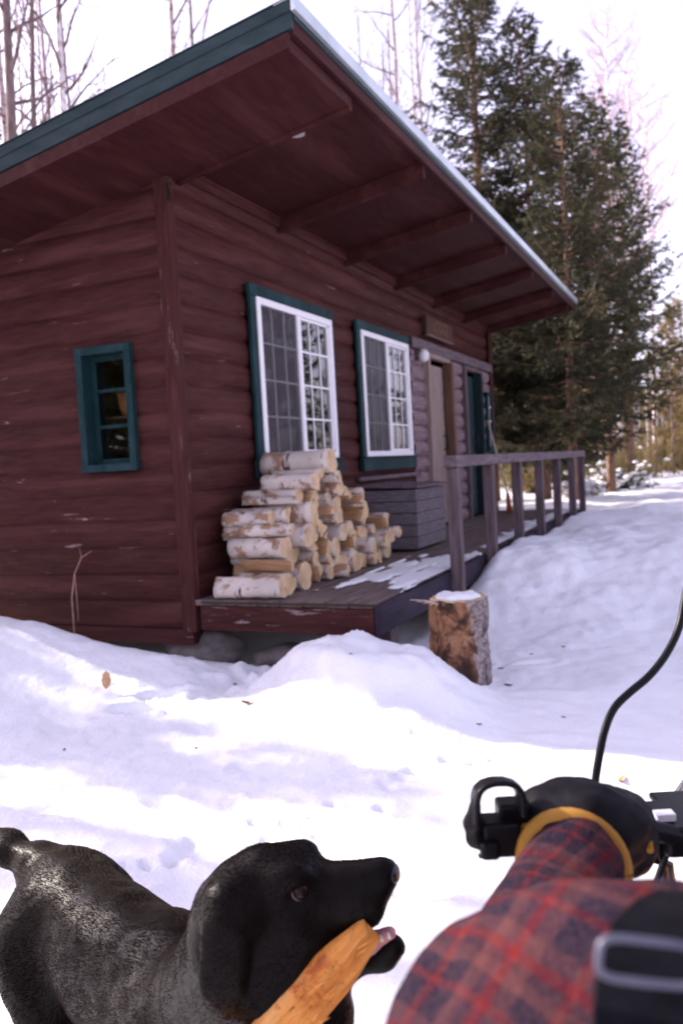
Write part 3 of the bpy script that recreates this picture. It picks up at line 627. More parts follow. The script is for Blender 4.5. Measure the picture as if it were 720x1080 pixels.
# pack circles against the wall, each log resting on the two below it
rs=np.random.RandomState(5); x=.14; allc=[]
while x<2.05:
    r=rs.choice([.048,.058,.066,.078,.088])*rs.uniform(.95,1.05); allc.append([x+r,r+.004,r,0]); x+=2*r+.002
caps=[(0.0,.14),(.22,.20),(.27,.46),(.36,.60),(.50,.62),(.56,.74),(.66,.80),(1.08,.80),(1.16,.70),(1.34,.64),(1.62,.62),(1.70,.46),(1.9,.44),(2.05,.34),(2.3,.12)]
def capz(x): return np.interp(x,[c[0] for c in caps],[c[1] for c in caps])
for it in range(170):
    r=rs.choice([.042,.050,.058,.066,.078])*rs.uniform(.93,1.07); best=None
    for i,a in enumerate(allc):
        for j,b_ in enumerate(allc):
            if b_[0]<=a[0] or b_[0]-a[0]>.34: continue
            R1,R2=a[2]+r+.001,b_[2]+r+.001; dx,dz=b_[0]-a[0],b_[1]-a[1]; d=math.hypot(dx,dz)
            if d>R1+R2 or d<.01: continue
            k=(R1*R1-R2*R2+d*d)/(2*d); h2=R1*R1-k*k
            if h2<=0: continue
            h=math.sqrt(h2); X_=a[0]+dx*k/d-dz*h/d; Z_=a[1]+dz*k/d+dx*h/d
            if not(a[0]-.01<X_<b_[0]+.01) or Z_+r*.7>capz(X_): continue
            if any(math.hypot(X_-c[0],Z_-c[1])<r+c[2]-.003 for c in allc): continue
            if best is None or Z_<best[1]: best=[X_,Z_,r,max(a[3],b_[3])+1]
    if best: allc.append(best)
rows=[[c[:3] for c in allc if min(5,int(max(0,c[1]-.01)/.135))==k] for k in range(6)]
ordn=['first','second','third','fourth','fifth','sixth','seventh','eighth','ninth','tenth','eleventh','twelfth','thirteenth','fourteenth','fifteenth','sixteenth','seventeenth','eighteenth','nineteenth','twentieth','twenty-first','twenty-second','twenty-third','twenty-fourth','twenty-fifth','twenty-sixth','twenty-seventh','twenty-eighth','twenty-ninth','thirtieth']
rown=['bottom layer','second layer','third layer','fourth layer','fifth layer','sixth layer']
ci=0
for ri,row in enumerate(rows):
    for li,(X_,Z_,r) in enumerate(sorted(row)):
        ci+=1; L=.38+rs.uniform(-.03,.06)
        putlog((X_,-.05-L/2-rs.uniform(0,.18),Z_),r,rs.uniform(0,6.28),L,rs.uniform(-.10,.10),0,rs.randint(16),
               'birch log, %s from the left in the %s of the porch woodpile'%(ordn[li],rown[ri]))
best=None; r=.092
for a in allc:
    for b_ in allc:
        if b_[0]<=a[0] or b_[0]-a[0]>.36: continue
        R1,R2=a[2]+r,b_[2]+r; dx,dz=b_[0]-a[0],b_[1]-a[1]; d=math.hypot(dx,dz)
        if d>R1+R2: continue
        k=(R1*R1-R2*R2+d*d)/(2*d); h2=R1*R1-k*k
        if h2<=0: continue
        h=math.sqrt(h2); X_=a[0]+dx*k/d-dz*h/d; Z_=a[1]+dz*k/d+dx*h/d
        if .78<X_<1.10 and a[0]<X_<b_[0] and all(math.hypot(X_-c[0],Z_-c[1])>r+c[2]-.004 for c in allc):
            if best is None or Z_>best[1]: best=(X_,Z_)
if best is None: best=(.93,.83)
putlog((best[0],-.34,best[1]-.004),r,1.,.52,.04,0,1,'thick white birch log lying on the very top of the porch woodpile')
putlog((.10,-.36,.078),.075,2.,.46,.10,0,2,'birch log lying apart at the left foot of the porch woodpile')
# loose bark and chips on the boards
M_CHIP=pm('bark chip',(.30,.16,.10),(.6,.48,.42),20,(1,1,1),.8,.3)
def flake(name,p,s,mat,lab,cat,rz=0,curl=.4,standing=0,group=None):
    n=7;V=[];F=[]
    for i in range(n):
        for j in range(5):
            u=(i/(n-1)-.5)*2; v_=(j/4-.5)*2; wd=math.sqrt(max(0,1-abs(u)**2.2))*.5*(1+.15*math.sin(i*2.3))
            x=u*s; y=v_*wd*s; z=curl*s*(u*u*.5+v_*v_*.3*wd)+.04*s*math.sin(u*5+v_*3)
            V.append((x,y,z))
    for i in range(n-1):
        for j in range(4): a=i*5+j; F.append((a,a+5,a+6,a+1))
    V=np.array(V); 
    if standing: V=V@np.array(Matrix.Rotation(standing,3,'Y')).T
    c,s_=math.cos(rz),math.sin(rz); V=V@np.array([[c,s_,0],[-s_,c,0],[0,0,1]])
    V[:,2]-=V[:,2].min()+.002
    o=mkobj(name,V+np.array(p),F,mat,loc=p,S=True,label=lab,cat=cat,group=group); m_=o.modifiers.new('thickness','SOLIDIFY'); m_.thickness=.0015; return o
for i,(x,y,s_,l) in enumerate([(.42,-.66,.035,'pale bark flake on the boards at the foot of the woodpile'),(.55,-.74,.022,'small tan bark flake beside the pale flake on the deck'),(2.2,-.66,.05,'long bark strip lying between woodpile and chest'),(1.6,-.72,.03,'brown bark chip on the boards in front of the pile'),(1.1,-.80,.022,'tiny wood chip near the thin snow on the deck')]):
    flake('bark_flake',(x,y,.004),s_,M_CHIP,l,'bark flake',i*1.3)
# ------------------------------------------------------------------ chopping stump with snow on top
sp=onplane(487,722,2,-.45); SX,SY=float(sp[0])+.05,float(sp[1])+.02; sz=gz(SX,SY)
st=thing('chopping_stump','short upright log stump with peeling bark and a snow cap beside the deck','stump',(SX,SY,sz))
m,nt,b,o=newmat('peeling stump bark'); n=noise(nt,coords(nt,(1,1,.6)),13,6,.7,.3); n2=noise(nt,coords(nt,(1,1,.8)),7.5,5,.62,.5)
c=ramp(nt,n2,[(.34,(.020,.012,.010)),(.44,(.085,.040,.025)),(.50,(.26,.12,.06)),(.57,(.36,.19,.11)),(.62,(.10,.05,.032)),(.70,(.16,.12,.11))]); n4=noise(nt,coords(nt,(1,1,1.6)),24,5,.75)
grey=ramp(nt,n4,[(.36,(.09,.065,.055)),(.50,(.25,.20,.19)),(.66,(.42,.36,.37))])
dt=N(nt,'ShaderNodeVectorMath',operation='DOT_PRODUCT'); nt.links.new(coords(nt),dt.inputs[0]); dt.inputs[1].default_value=(1.6,-6.4,.4)
am=N(nt,'ShaderNodeMath',operation='MULTIPLY_ADD'); nt.links.new(n2,am.inputs[0]); am.inputs[1].default_value=2.6; nt.links.new(dt.outputs['Value'],am.inputs[2]); mk=ramp(nt,am.outputs[0],[(1.0,0.),(1.0,1.)])
mk=N(nt,'ShaderNodeMath',operation='GREATER_THAN'); nt.links.new(am.outputs[0],mk.inputs[0]); mk.inputs[1].default_value=1.95
c=mix(nt,mk.outputs[0],c,grey); cr=ramp(nt,n,[(.36,(.25,.25,.25)),(.46,(1,1,1))]); c=mix(nt,1.,c,cr,'MULTIPLY'); nt.links.new(c,b.inputs['Base Color']); b.inputs['Roughness'].default_value=.75; b.inputs['Specular IOR Level'].default_value=.25; p1=bumpn(nt,b,n,1.,.03); bumpn(nt,b,n4,.9,.010,p1); M_STUMP=m
th=np.linspace(0,2*math.pi,41)[:-1]; V=[];F=[];nl=26; H=.445
for i in range(nl):
    z=sz-.06+(H+.06)*i/(nl-1); rr=.170*(1+.07*fbm(np.cos(th)*1.3+3,np.sin(th)*1.3,np.full(40,z*4),o=4)+.03*np.cos(2*th))*(1-.05*math.exp(-((z-sz-.24)/.02)**2))+.005*RS.uniform(-1,1,40)
    rr=rr*(1+ .04*(1-i/(nl-1)))
    V.append(np.stack([SX+np.cos(th)*rr+.012*i/nl,SY+np.sin(th)*rr,np.full(40,z)+(.006*RS.uniform(-1,1,40) if i==nl-1 else 0)],1))
for i in range(nl-1):
    for j in range(40): k=(j+1)%40; F.append((i*40+j,i*40+k,(i+1)*40+k,(i+1)*40+j))
mkobj('trunk',np.vstack(V),F,M_STUMP,st,S=True)
Vt=np.vstack([V[-1],V[-1]*.0+np.array([SX+.012,SY,sz+H])+ (V[-1]-np.array([SX+.012,SY,sz+H]))*.55]);Vt[40:,2]=sz+H-.004
F=[(j,(j+1)%40,40+(j+1)%40,40+j) for j in range(40)]+[tuple(range(40,80))]
mkobj('sawn_top',Vt,F,M_END,st,S=None)
f_=Field((SX-.2,SY-.2,sz+H-.06),(SX+.2,SY+.2,sz+H+.08),.008); f_.ell((SX+.015,SY,sz+H),(.122,.125,.026),k=0)
V_,F_=f_.mesh(2,lambda x,y,z:(.012*fbm(x*14+0*y+0*z,y*14+0*x+0*z,o=3)).astype(np.float32)); mkobj('snow_cap',V_,F_,SNOW,st,S=True)
mb=MB()
for k in range(5):
    a=np.array([SX-.17,SY+.06,sz+H-.01]); d=np.array([-.10-.03*k*.5,.03*k-.02,.012*k-.0]); mb.tube([a,a+d*.5+[0,0,.008],a+d],[.006,.004,.0015],5)
mb.build('torn_bark',M_CHIP,st)
mb=MB(); a=np.array([SX+.165,SY-.07,sz+.30]); 
for k in range(6): mb.tube([a+[.0,.0,-.05*k],a+[.012,-.012,-.05*k-.012],a+[.005,-.02,-.05*k-.03]],[.012,.009,.003],5,noise=.2)
mb.build('curled_bark',M_BARK,st)
# ------------------------------------------------------------------ leaves and litter on the snow
M_LEAF=pm('dry tan leaf',(.42,.24,.13),(.62,.40,.24),30,(1,1,1),.7,.3); M_LEAFD=pm('dry brown leaf',(.10,.05,.035),(.22,.12,.08),30,(1,1,1),.7,.3)
def onsnow(x,y):
    t=.5; d=_f+_r*(x-360)/CF-_u*(y-540)/CF
    while t<60:
        p=CPOS+d*t
        if p[2]<gz(p[0],p[1]): break
        t*=1.004
    return np.array([p[0],p[1],gz(p[0],p[1])])
for x,y,s_,mt,l,stn in [(113,726,.048,M_LEAF,'tan beech leaf standing upright in the snow bank left of the cabin corner',1.25),(263,742,.042,M_LEAFD,'curled dark leaf at the foot of the snow mound',0),(248,722,.018,M_LEAFD,'tiny dark leaf scrap between snow bank and mound',0),(68,791,.012,M_LEAFD,'small reddish bud scale on the snow at the far left',0),(207,790,.014,M_LEAFD,'tiny brown needle clump on shaded snow left of the mound',0),(536,724,.026,M_LEAFD,'brown leaf lying right of the stump',0),(528,706,.02,M_LEAFD,'crumpled leaf bit close to the foot of the stump',0),(594,684,.016,M_LEAFD,'dark seed husk on the snow right of the stump',0),(594,757,.012,M_LEAFD,'small speck of bark on open snow in front of the stump',0),(505,765,.014,M_LEAFD,'dark bark crumb on snow below the stump',0),(370,690,.012,M_LEAFD,'dark fleck on the rounded snow mound',0),(560,690,.014,M_LEAFD,'brown fleck at the foot of the snow bank',0),(655,823,.030,M_LEAF,'tan oak leaf on the bright snow behind the glove',0)]:
    p=onsnow(x,y); flake('dry_leaf',p+[0,0,.003],s_,mt,l,'leaf',x*.7,.5,stn)
# dead stem standing against the end wall
mb=MB(); b0=onplane(78,660,0,-.085); pts=[b0+[0,0,-.1],onplane(76,630,0,-.075),onplane(79,605,0,-.06),onplane(86,588,0,-.06),onplane(97,581,0,-.06)]
mb.tube(pts,[.006,.005,.004,.003,.0015],6); mb.tube([pts[2],onplane(82,640,0,-.07),onplane(83,655,0,-.08)],[.003,.0025,.002],5); mb.tube([pts[3],onplane(84,578,0,-.06)],[.002,.001],5)
mb.build('dead_stem',pm('dead stem',(.30,.17,.13),(.45,.28,.22),30),label='thin dead plant stem standing against the red end wall',cat='plant')
# ------------------------------------------------------------------ trees
def barkcol(name,c1,c2,zs=2,fl=None): return pm(name,c1,c2,6,(2,2,zs),.85,.6,.02,flecks=fl or ())
M_TB=barkmat('white birch trunk',(.74,.70,.74),(.42,.34,.34),(.06,.04,.045),5,.60)
M_TG=barkcol('grey brown trunk',(.07,.045,.045),(.20,.14,.14),.6)
M_TP=barkmat('pale pinkish trunk',(.42,.33,.34),(.24,.16,.15),(.07,.045,.045),4,.58)
M_TS=barkcol('spruce trunk',(.10,.055,.04),(.24,.14,.10),1.)
M_TWIG=pm('bare twigs',(.09,.055,.055),(.17,.115,.12),6,bump=0,rough=.8)
M_TWIGP=pm('pinkish twigs',(.26,.15,.17),(.36,.23,.25),6,bump=0,rough=.8)
def leafmat(name,c1,c2,c3=None,sc=1.3):
    m,nt,b,o=newmat(name); v=coords(nt); n=noise(nt,v,sc,4,.65); c=ramp(nt,n,[(.33,c1),(.62,c2)]+([(.75,c3)] if c3 else [])); nt.links.new(c,b.inputs['Base Color']); b.inputs['Roughness'].default_value=.6; b.inputs['Specular IOR Level'].default_value=.3
    t=N(nt,'ShaderNodeBsdfTranslucent'); nt.links.new(c,t.inputs[0]); ms=N(nt,'ShaderNodeMixShader'); ms.inputs[0].default_value=.25; nt.links.new(b.outputs[0],ms.inputs[1]); nt.links.new(t.outputs[0],ms.inputs[2]); nt.links.new(ms.outputs[0],o.inputs[0]); return m
M_SPR=leafmat('spruce needles',(.028,.032,.018),(.075,.070,.034),(.22,.15,.07))
M_SPRG=leafmat('green spruce needles',(.032,.042,.019),(.085,.088,.038),(.23,.17,.075))
M_GOLD=leafmat('golden sunlit foliage',(.14,.11,.045),(.30,.22,.09),(.42,.28,.14))
M_PINE=leafmat('pine needles',(.07,.075,.02),(.17,.16,.05),(.26,.21,.08))
def needles(P0,P1,n,ln,wd,rs,ang=.9,droop=0):
    """triangular sprigs along segments P0->P1 (arrays)"""
    m=len(P0); t=rs.uniform(0,1.05,(m,n,1)); A=P0[:,None]+(P1-P0)[:,None]*t
    d=(P1-P0)/(np.linalg.norm(P1-P0,axis=1)[:,None]+1e-9); d=np.repeat(d[:,None],n,1)
    q=rs.normal(size=(m,n,3)); q-= (q*d).sum(-1,keepdims=True)*d; q/=np.linalg.norm(q,axis=-1,keepdims=True)
    dr=d*math.cos(ang)+q*math.sin(ang); dr[...,2]-=droop; dr/=np.linalg.norm(dr,axis=-1,keepdims=True)
    l=ln*rs.uniform(.6,1.25,(m,n,1)); s=np.cross(dr,rs.normal(size=(m,n,3))); s/=np.linalg.norm(s,axis=-1,keepdims=True)
    a=A-s*wd*.5; b=A+s*wd*.5; c=A+dr*l
    return np.stack([a,b,c],2).reshape(-1,3)
def trimesh(name,V,mat,parent):
    F=np.arange(len(V)).reshape(-1,3); return mkobj(name,V,F,mat,parent,S=None)
def spruce(base,h,rad,seed,lab,mat=M_SPR,cb=.08,dens=1.,group='spruce trees beside the cabin',name='spruce_tree',sprig=.075,nt_=26,lev=.16,br=.075,cat='tree',trunkr=None,irr=.25):
    rs=np.random.RandomState(seed); base=np.array(base,float); t=thing(name,lab,cat,base,group)
    mb=MB(); k=12; zz=np.linspace(-.3,h,k); lean=rs.uniform(-.02,.02,2)
    ax=np.stack([base[0]+lean[0]*zz+.02*np.sin(zz*1.3+seed),base[1]+lean[1]*zz,base[2]+zz],1); tr=trunkr or h*.0115
    mb.tube(ax,np.maximum(tr*(1-zz/h*.97),.006),9); mb.build('trunk',M_TS,t)
    def axp(z): return np.array([np.interp(z,zz,ax[:,0]),np.interp(z,zz,ax[:,1]),base[2]+z])
    S0=[];S1=[];mb=MB(); z=h*cb
    while z<h*.985:
        f=(z-h*cb)/(h*(1-cb)); nb=rs.randint(4,7) if f<.9 else 4
        env=(1-f)**.85*(.55+.45*min(1,f/.12)) if f<.12 else (1-f)**.82
        for i in range(nb):
            az=rs.uniform(0,6.283); L=rad*env*rs.uniform(1-irr*1.7,1+irr*.55)+.10
            if rs.rand()<.10: L*=.5
            a=axp(z+rs.uniform(-.5,.5)*lev); up=.10+.55*f-.28*(1-f); nn=7; pts=[a]; dz=up
            for j in range(1,nn):
                s=j/(nn-1); pts.append(a+np.array([math.cos(az)*L*s,math.sin(az)*L*s,L*(up*s-.30*(1-f)*s*(1-s)+.16*s*s*s)]))
            pts=np.array(pts); mb.tube(pts,np.linspace(.012+.006*L,.003,nn),4,cap=False)
            # side twigs
            m_=int(max(3,L/br*dens)); side=np.array([-math.sin(az),math.cos(az),0])
            for q in range(m_):
                s=.12+.88*(q+rs.rand())/m_; p=np.array([np.interp(s*(nn-1),np.arange(nn),pts[:,i_]) for i_ in range(3)])
                sg=1 if q%2 else -1; tl=(.16+.30*L*(1-s)*.75)*rs.uniform(.6,1.2)
                dr=side*sg*.8+np.array([math.cos(az),math.sin(az),0])*.75+np.array([0,0,rs.uniform(-.55,.12)]); S0.append(p); S1.append(p+dr/np.linalg.norm(dr)*tl)
                if tl>.3:
                    for w_ in range(int(tl/.13)):
                        pp=p+(S1[-1-w_*0]-p)*rs.uniform(.2,.9); d2=dr/np.linalg.norm(dr)+rs.normal(size=3)*.7; d2[2]-=.3; S0.append(pp); S1.append(pp+d2/np.linalg.norm(d2)*.15)
            S0.append(pts[-2]); S1.append(pts[-1]+(pts[-1]-pts[-2])*.3)
        z+=lev*rs.uniform(.7,1.3)*(1.15-.4*f)
    S0.append(axp(h*.93)); S1.append(axp(h)+[0,0,.1])
    mb.build('branches',M_TS,t)
    S0=np.array(S0);S1=np.array(S1); trimesh('crown',needles(S0,S1,nt_,sprig,sprig*.26,rs,.75,.10),mat,t)
    return t
def bare(base,h,seed,lab,mat=M_TG,tw=M_TWIG,r=.08,cb=.35,nb=22,group='bare trees behind the cabin',lean=(0,0),spread=.22,up=.9,name='bare_tree',sub=7,fine=1):
    rs=np.random.RandomState(seed); base=np.array(base,float); t=thing(name,lab,'tree',base,group); k=14; zz=np.linspace(-.4,h,k)
    wob=np.cumsum(rs.normal(0,.012*h/14,(k,2)),0); ax=np.stack([base[0]+lean[0]*zz+wob[:,0],base[1]+lean[1]*zz+wob[:,1],base[2]+zz],1)
    mb=MB(); mb.tube(ax,r*(1-.8*np.clip(zz/h,0,1)**1.1),9); mb.build('trunk',mat,t); mb=MB()
    def grow(p,d,L,r0,lv):
        n=5; pts=[p]; 
        for j in range(n): d=d+rs.normal(size=3)*.16+np.array([0,0,.07]); d/=np.linalg.norm(d); pts.append(pts[-1]+d*L/n)
        mb.tube(pts,np.linspace(r0,r0*.25,n+1),5 if lv==0 else 3,cap=False)
        if lv<2:
            for q in range(int(sub if lv==0 else sub*.6*fine)):
                i=rs.randint(1,n+1); dd=d+rs.normal(size=3)*.55; dd/=np.linalg.norm(dd); grow(pts[i],dd,L*rs.uniform(.3,.55),r0*.42,lv+1)
    for i in range(nb):
        z=h*(cb+(1-cb)*(i+rs.rand())/nb*.98); a=rs.uniform(0,6.283); p=np.array([np.interp(z,zz,ax[:,q]) for q in range(3)])
        f=(z/h-cb)/(1-cb); d=np.array([math.cos(a),math.sin(a),up*rs.uniform(.5,1.3)]); d/=np.linalg.norm(d); grow(p,d,h*spread*(1-.6*f)*rs.uniform(.6,1.2),r*(.34-.2*f),0)
    mb.build('branches',tw,t); return t
def foot(x,y,t): p=D(x,y,t); return (float(p[0]),float(p[1]),gz(p[0],p[1]))
# big spruces right of the cabin
spruce(foot(603,470,13.9),7.15,1.75,21,'tall dark spruce right behind the railing end with its trunk showing below the boughs',M_SPR,cb=.13,trunkr=.085,dens=1.0,irr=.32)
spruce(foot(518,470,15.6),11.2,2.2,22,'tallest dark spruce rising over the far end of the porch eave',M_SPR,cb=.10,dens=.95,irr=.32)
spruce(foot(574,470,15.6),8.9,2.0,23,'dense spruce standing between the tallest one and the one by the railing',M_SPR,cb=.10,dens=1.1)
spruce(foot(643,470,16.8),8.0,1.65,24,'slimmer spruce whose pointed top stands right of the others',M_SPRG,cb=.22,dens=1.)
spruce(foot(664,470,19.5),8.4,1.6,25,'thin ragged spruce at the right edge of the dark spruce group',M_SPRG,cb=.25,irr=.45,dens=.6)
spruce(foot(565,470,20.5),6.2,1.9,26,'lower spruce half hidden behind the spruces at the porch end',M_SPRG,cb=.05,dens=.8)
spruce(foot(716,470,30),6.0,1.7,27,'young golden green spruce at the right edge of the clearing',M_GOLD,cb=.03,dens=.7,group='sunlit young conifers across the clearing',name='young_conifer',sprig=.13,nt_=16)
# forest edge beyond the clearing
rs0=np.random.RandomState(77)
fx=[(525,30),(541,36),(552,27),(570,40),(583,33),(618,38),(634,33),(655,44),(676,47),(697,42),(640,58),(590,52),(702,60),(735,38)]
ww=['straight','slightly crooked','thin','stout','pale','leaning','forked','slender','tall','short','ragged','dull','bright','broad','sparse','bushy']
for i,(x,t_) in enumerate(fx):
    spruce(foot(x,472,t_),rs0.uniform(4.,7.2) if x<650 else rs0.uniform(3.,4.6),rs0.uniform(1.3,2.1),100+i,'%s young conifer in the sunlit forest edge, number %s from the left'%(ww[i],ordn[i]),[M_GOLD,M_PINE,M_GOLD,M_SPRG][i%4],cb=.03,dens=.4,group='sunlit young conifers across the clearing',name='young_conifer',sprig=.20,nt_=14,lev=.3,br=.16)
far=[(530,38),(545,26),(556,46),(572,30),(588,44),(600,36),(612,48),(625,30),(648,40),(668,34),(683,29),(691,27),(699,31),(709,26),(722,30)]
for i,(x,t_) in enumerate(far):
    hh=rs0.uniform(7,13) if x<640 else rs0.uniform(2.6,5.)
    bare(foot(x,472,t_),hh,300+i,'%s bare trunk in the forest edge beyond the path, %s from the left'%(['pinkish','pale','grey'][i%3],ordn[i]),[M_TB,M_TG][i%2],[M_TWIGP,M_TWIG][i%2],r=rs0.uniform(.05,.10)*(1 if x<640 else .6),cb=.25,nb=12,sub=4,group='bare trees of the far forest edge',fine=.7)
bare(foot(672,472,34),16.5,403,'third pink haze of birch twigs low in the upper right sky',M_TB,M_TWIGP,r=.10,cb=.45,nb=30,spread=.16,sub=8,group='pink crowned birches beyond the spruces')
bare(foot(655,472,36),18.5,401,'tall hazy pink crowned birch rising behind the right hand spruces',M_TB,M_TWIGP,r=.14,cb=.42,nb=40,spread=.17,sub=9,group='pink crowned birches beyond the spruces')
bare(foot(690,472,40),17.,402,'second pink twigged birch crown at the upper right sky',M_TB,M_TWIGP,r=.12,cb=.5,nb=26,spread=.16,sub=8,group='pink crowned birches beyond the spruces')
# trunks behind the cabin
BTS=1.4
bt=[(2,16,0,.075,'grey trunk at the very left edge above the roof',M_TG,.0),(14,19,0,.085,'leaning dark trunk second from the left above the roof',M_TG,.03),(46,20,0,.07,'slim brown trunk third from the left above the roof',M_TG,.0),(64,17,0,.098,'stout white birch trunk above the left roof slope',M_TB,.0),(80,21,0,.06,'thin bent trunk just right of the stout white birch',M_TG,-.02),(112,24,0,.035,'very thin curved sapling above the roof slope',M_TG,.0),(183,18,0,.078,'straight grey pink trunk above the middle of the roof slope',M_TG,.0),(204,20,0,.06,'slimmer trunk just right of the straight grey pink one',M_TG,.0),(243,26,0,.03,'faint thin sapling left of the roof peak',M_TG,.0),(362,24,0,.04,'thin trunk just right of the roof peak',M_TG,.01),(380,26,0,.05,'slim pale trunk right of the roof peak',M_TG,.0),(416,24,0,.085,'straight sunlit birch trunk left of the tallest spruce',M_TB,.0),(440,25,0,.07,'pale trunk touching the tallest spruce',M_TB,.0),(30,30,0,.06,'far thin trunk between the left edge trunks',M_TG,.0),(-6,14,0,.09,'dark trunk half cut by the left edge of the picture',M_TG,.02),(22,24,0,.08,'greyish trunk crossing the conifer boughs at the left',M_TG,-.02),(9,27,0,.07,'far brown trunk close to the left edge',M_TG,.01),(94,31,0,.05,'far pale trunk right of the bent one',M_TG,.02),(398,31,0,.05,'far thin trunk between roof edge and sunlit birch',M_TG,0),(36,22,0,.06,'pinkish trunk between the slim brown trunk and the edge',M_TG,.01),(54,27,0,.05,'faint stem just left of the stout white birch',M_TG,0),(128,22,0,.03,'curved twiggy sapling above the roof slope',M_TG,-.03),(152,29,0,.035,'faint lone stem over the middle of the roof slope',M_TG,0),(352,29,0,.045,'faint trunk right beside the roof peak',M_TG,0),(370,30,0,.05,'far slim trunk between the two trunks by the roof peak',M_TG,0),(406,27,0,.06,'trunk hugging the left side of the sunlit birch',M_TG,.01),(426,29,0,.06,'pale trunk between the sunlit birch and the tallest spruce',M_TG,0),(434,22,0,.05,'slim trunk at the fringe of the tallest spruce',M_TG,0),(392,22,0,.045,'leaning stem over the eave right of the roof peak',M_TG,.02)]
for i,(x,t_,_,r_,l,mt,ln) in enumerate(bt):
    bare(foot(x,60,t_)[:2]+(gz(*foot(x,60,t_)[:2]),),rs0.uniform(13,17) if r_>.045 else rs0.uniform(9.5,12.5),500+i,l,mt if i not in(0,2,6,9,11,12,16,19,24,26,27) else M_TP,M_TWIG,r=r_*BTS,cb=.42,nb=17 if r_>.045 else 11,lean=(ln,-ln),sub=5,spread=.16,up=1.1,fine=.6)
spruce(foot(-32,60,21),13.5,2.1,31,'sparse conifer whose boughs reach in at the upper left edge',M_SPRG,cb=.3,dens=.6,irr=.5,group='conifers left of the cabin')
# shade trees left of the cabin, seen in the end window and as the stripes of shade on the snow
for i,(x,y,h,rad) in enumerate([(-.95,9.5,5.5,.62),(-1.30,7.5,4.4,.60),(-1.75,5.8,2.7,.55),(-.75,6.2,2.9,.5),(-1.95,13.,8.3,.22),(-3.6,15,8.6,1.2),(-5.4,11,7.,1.5),(-6.6,6.3,8.5,2.3),(-9.,8.8,9.5,2.6),(-5.2,8.2,6.,1.5),(-9.5,12,10,2.)]):
    spruce((x,y,gz(x,y)),h,rad,600+i,'%s conifer standing in the wood left of the cabin'%ww[i],[M_SPRG,M_PINE][i%2],cb=.08,dens=1.,group='conifers left of the cabin',sprig=.11,nt_=20,lev=.20)
for i,(x,y,h,r_) in enumerate([(-1.22,12,13,.06),(-1.82,10,14,.10),(-2.28,14,13,.08),(-3.0,12,13,.10),(-.2,16,14,.09)]):
    bare((x,y,gz(x,y)),h,640+i,'%s bare trunk in the wood left of the cabin'%ww[i],M_TG,M_TWIG,r=r_,cb=.5,nb=10,sub=3,group='bare trees left of the cabin')
# wood across the yard, mirrored in the sliding windows
for i,(x,y,h,rad) in enumerate([(11,-6.2,6.8,1.5),(13.5,-8.6,8.5,1.8),(16.5,-7.6,6.5,1.5),(19,-11,10,2.),(15,-12,9.,2.),(23,-9.,7.,1.7),(10,-9,7.5,1.4)]):
    spruce((x,y,gz(x,y)),h,rad,700+i,'%s pine of the wood across the yard, mirrored in the windows'%ww[i],[M_PINE,M_GOLD,M_SPRG][i%3],cb=.05,dens=.45,group='pines across the yard',name='pine_tree',sprig=.16,nt_=16,lev=.3,br=.14)
# snow laden bush beyond the railing
def bush(c,r,h,seed,lab,mat,snow=True,ns=60,group=None):
    rs=np.random.RandomState(seed); c=np.array(c,float); t=thing('bush',lab,'bush',c,group); mb=MB(); S0=[];S1=[]
    for i in range(ns):
        a=rs.uniform(0,6.28); e=rs.uniform(.25,1.2); L=rs.uniform(.5,1)*h; d=np.array([math.cos(a)*math.cos(e)*r/h,math.sin(a)*math.cos(e)*r/h,math.sin(e)]); p=[c+[rs.uniform(-.1,.1),rs.uniform(-.1,.1),-.05]]
        for j in range(5): d=d+rs.normal(size=3)*.12; p.append(p[-1]+d*L/5)
        mb.tube(p,np.linspace(.008,.002,6),4,cap=False); S0+=p[1:-1]; S1+=p[2:]
        for q in range(5): k=rs.randint(1,6); S0.append(p[k]); S1.append(p[k]+rs.normal(size=3)*[.14,.14,.09])
    mb.build('stems',M_TWIG,t); S0=np.array(S0);S1=np.array(S1); trimesh('foliage',needles(S0,S1,14,.07,.016,rs,.8),mat,t)
    if snow:
        k=rs.choice(len(S0),170); f=Field(c-[r*1.2,r*1.2,.15],c+[r*1.2,r*1.2,h*1.2],.035)
        for q in k: f.ell(S1[q]+[0,0,.02],(rs.uniform(.05,.10),rs.uniform(.05,.10),.035),k=.03)
        V,F=f.mesh(1); mkobj('snow_load',V,F,SNOW,t,S=True)
    return t
bush(foot(655,488,18.),.95,.8,41,'snow laden bush beyond the end of the railing',M_SPRG)
bush(foot(610,484,16.),.6,.45,42,'smaller snow dusted bush left of the snow laden one',M_GOLD,ns=30)
bush(foot(628,484,17.),.5,.4,43,'low snowy sprig bush between the two bushes and the path',M_GOLD,ns=24)
for i,(x,t_) in enumerate([(545,22),(560,19),(578,24),(592,21)]): bush(foot(x,482,t_),.9,.9,44+i,'%s brown understorey bush behind the porch end'%ww[i],M_GOLD,False,40,'brown bushes behind the porch')
# dry brush along the forest edge
rs=np.random.RandomState(88); S0=[];S1=[]
for i in range(2600):
    t_=rs.uniform(24,60); x=rs.uniform(500,900); p=np.array(foot(x,472,t_)); S0.append(p); S1.append(p+np.array([rs.normal()*.3,rs.normal()*.3,rs.uniform(.6,2.4)*(1 if x<640 else .6)]))
S0=np.array(S0);S1=np.array(S1); V=needles(S0,S1,24,.28,.035,rs,.6); o=mkobj('dry_brush',V,np.arange(len(V)).reshape(-1,3),M_GOLD,S=None,kind='stuff',label='golden dry brush along the far forest edge')
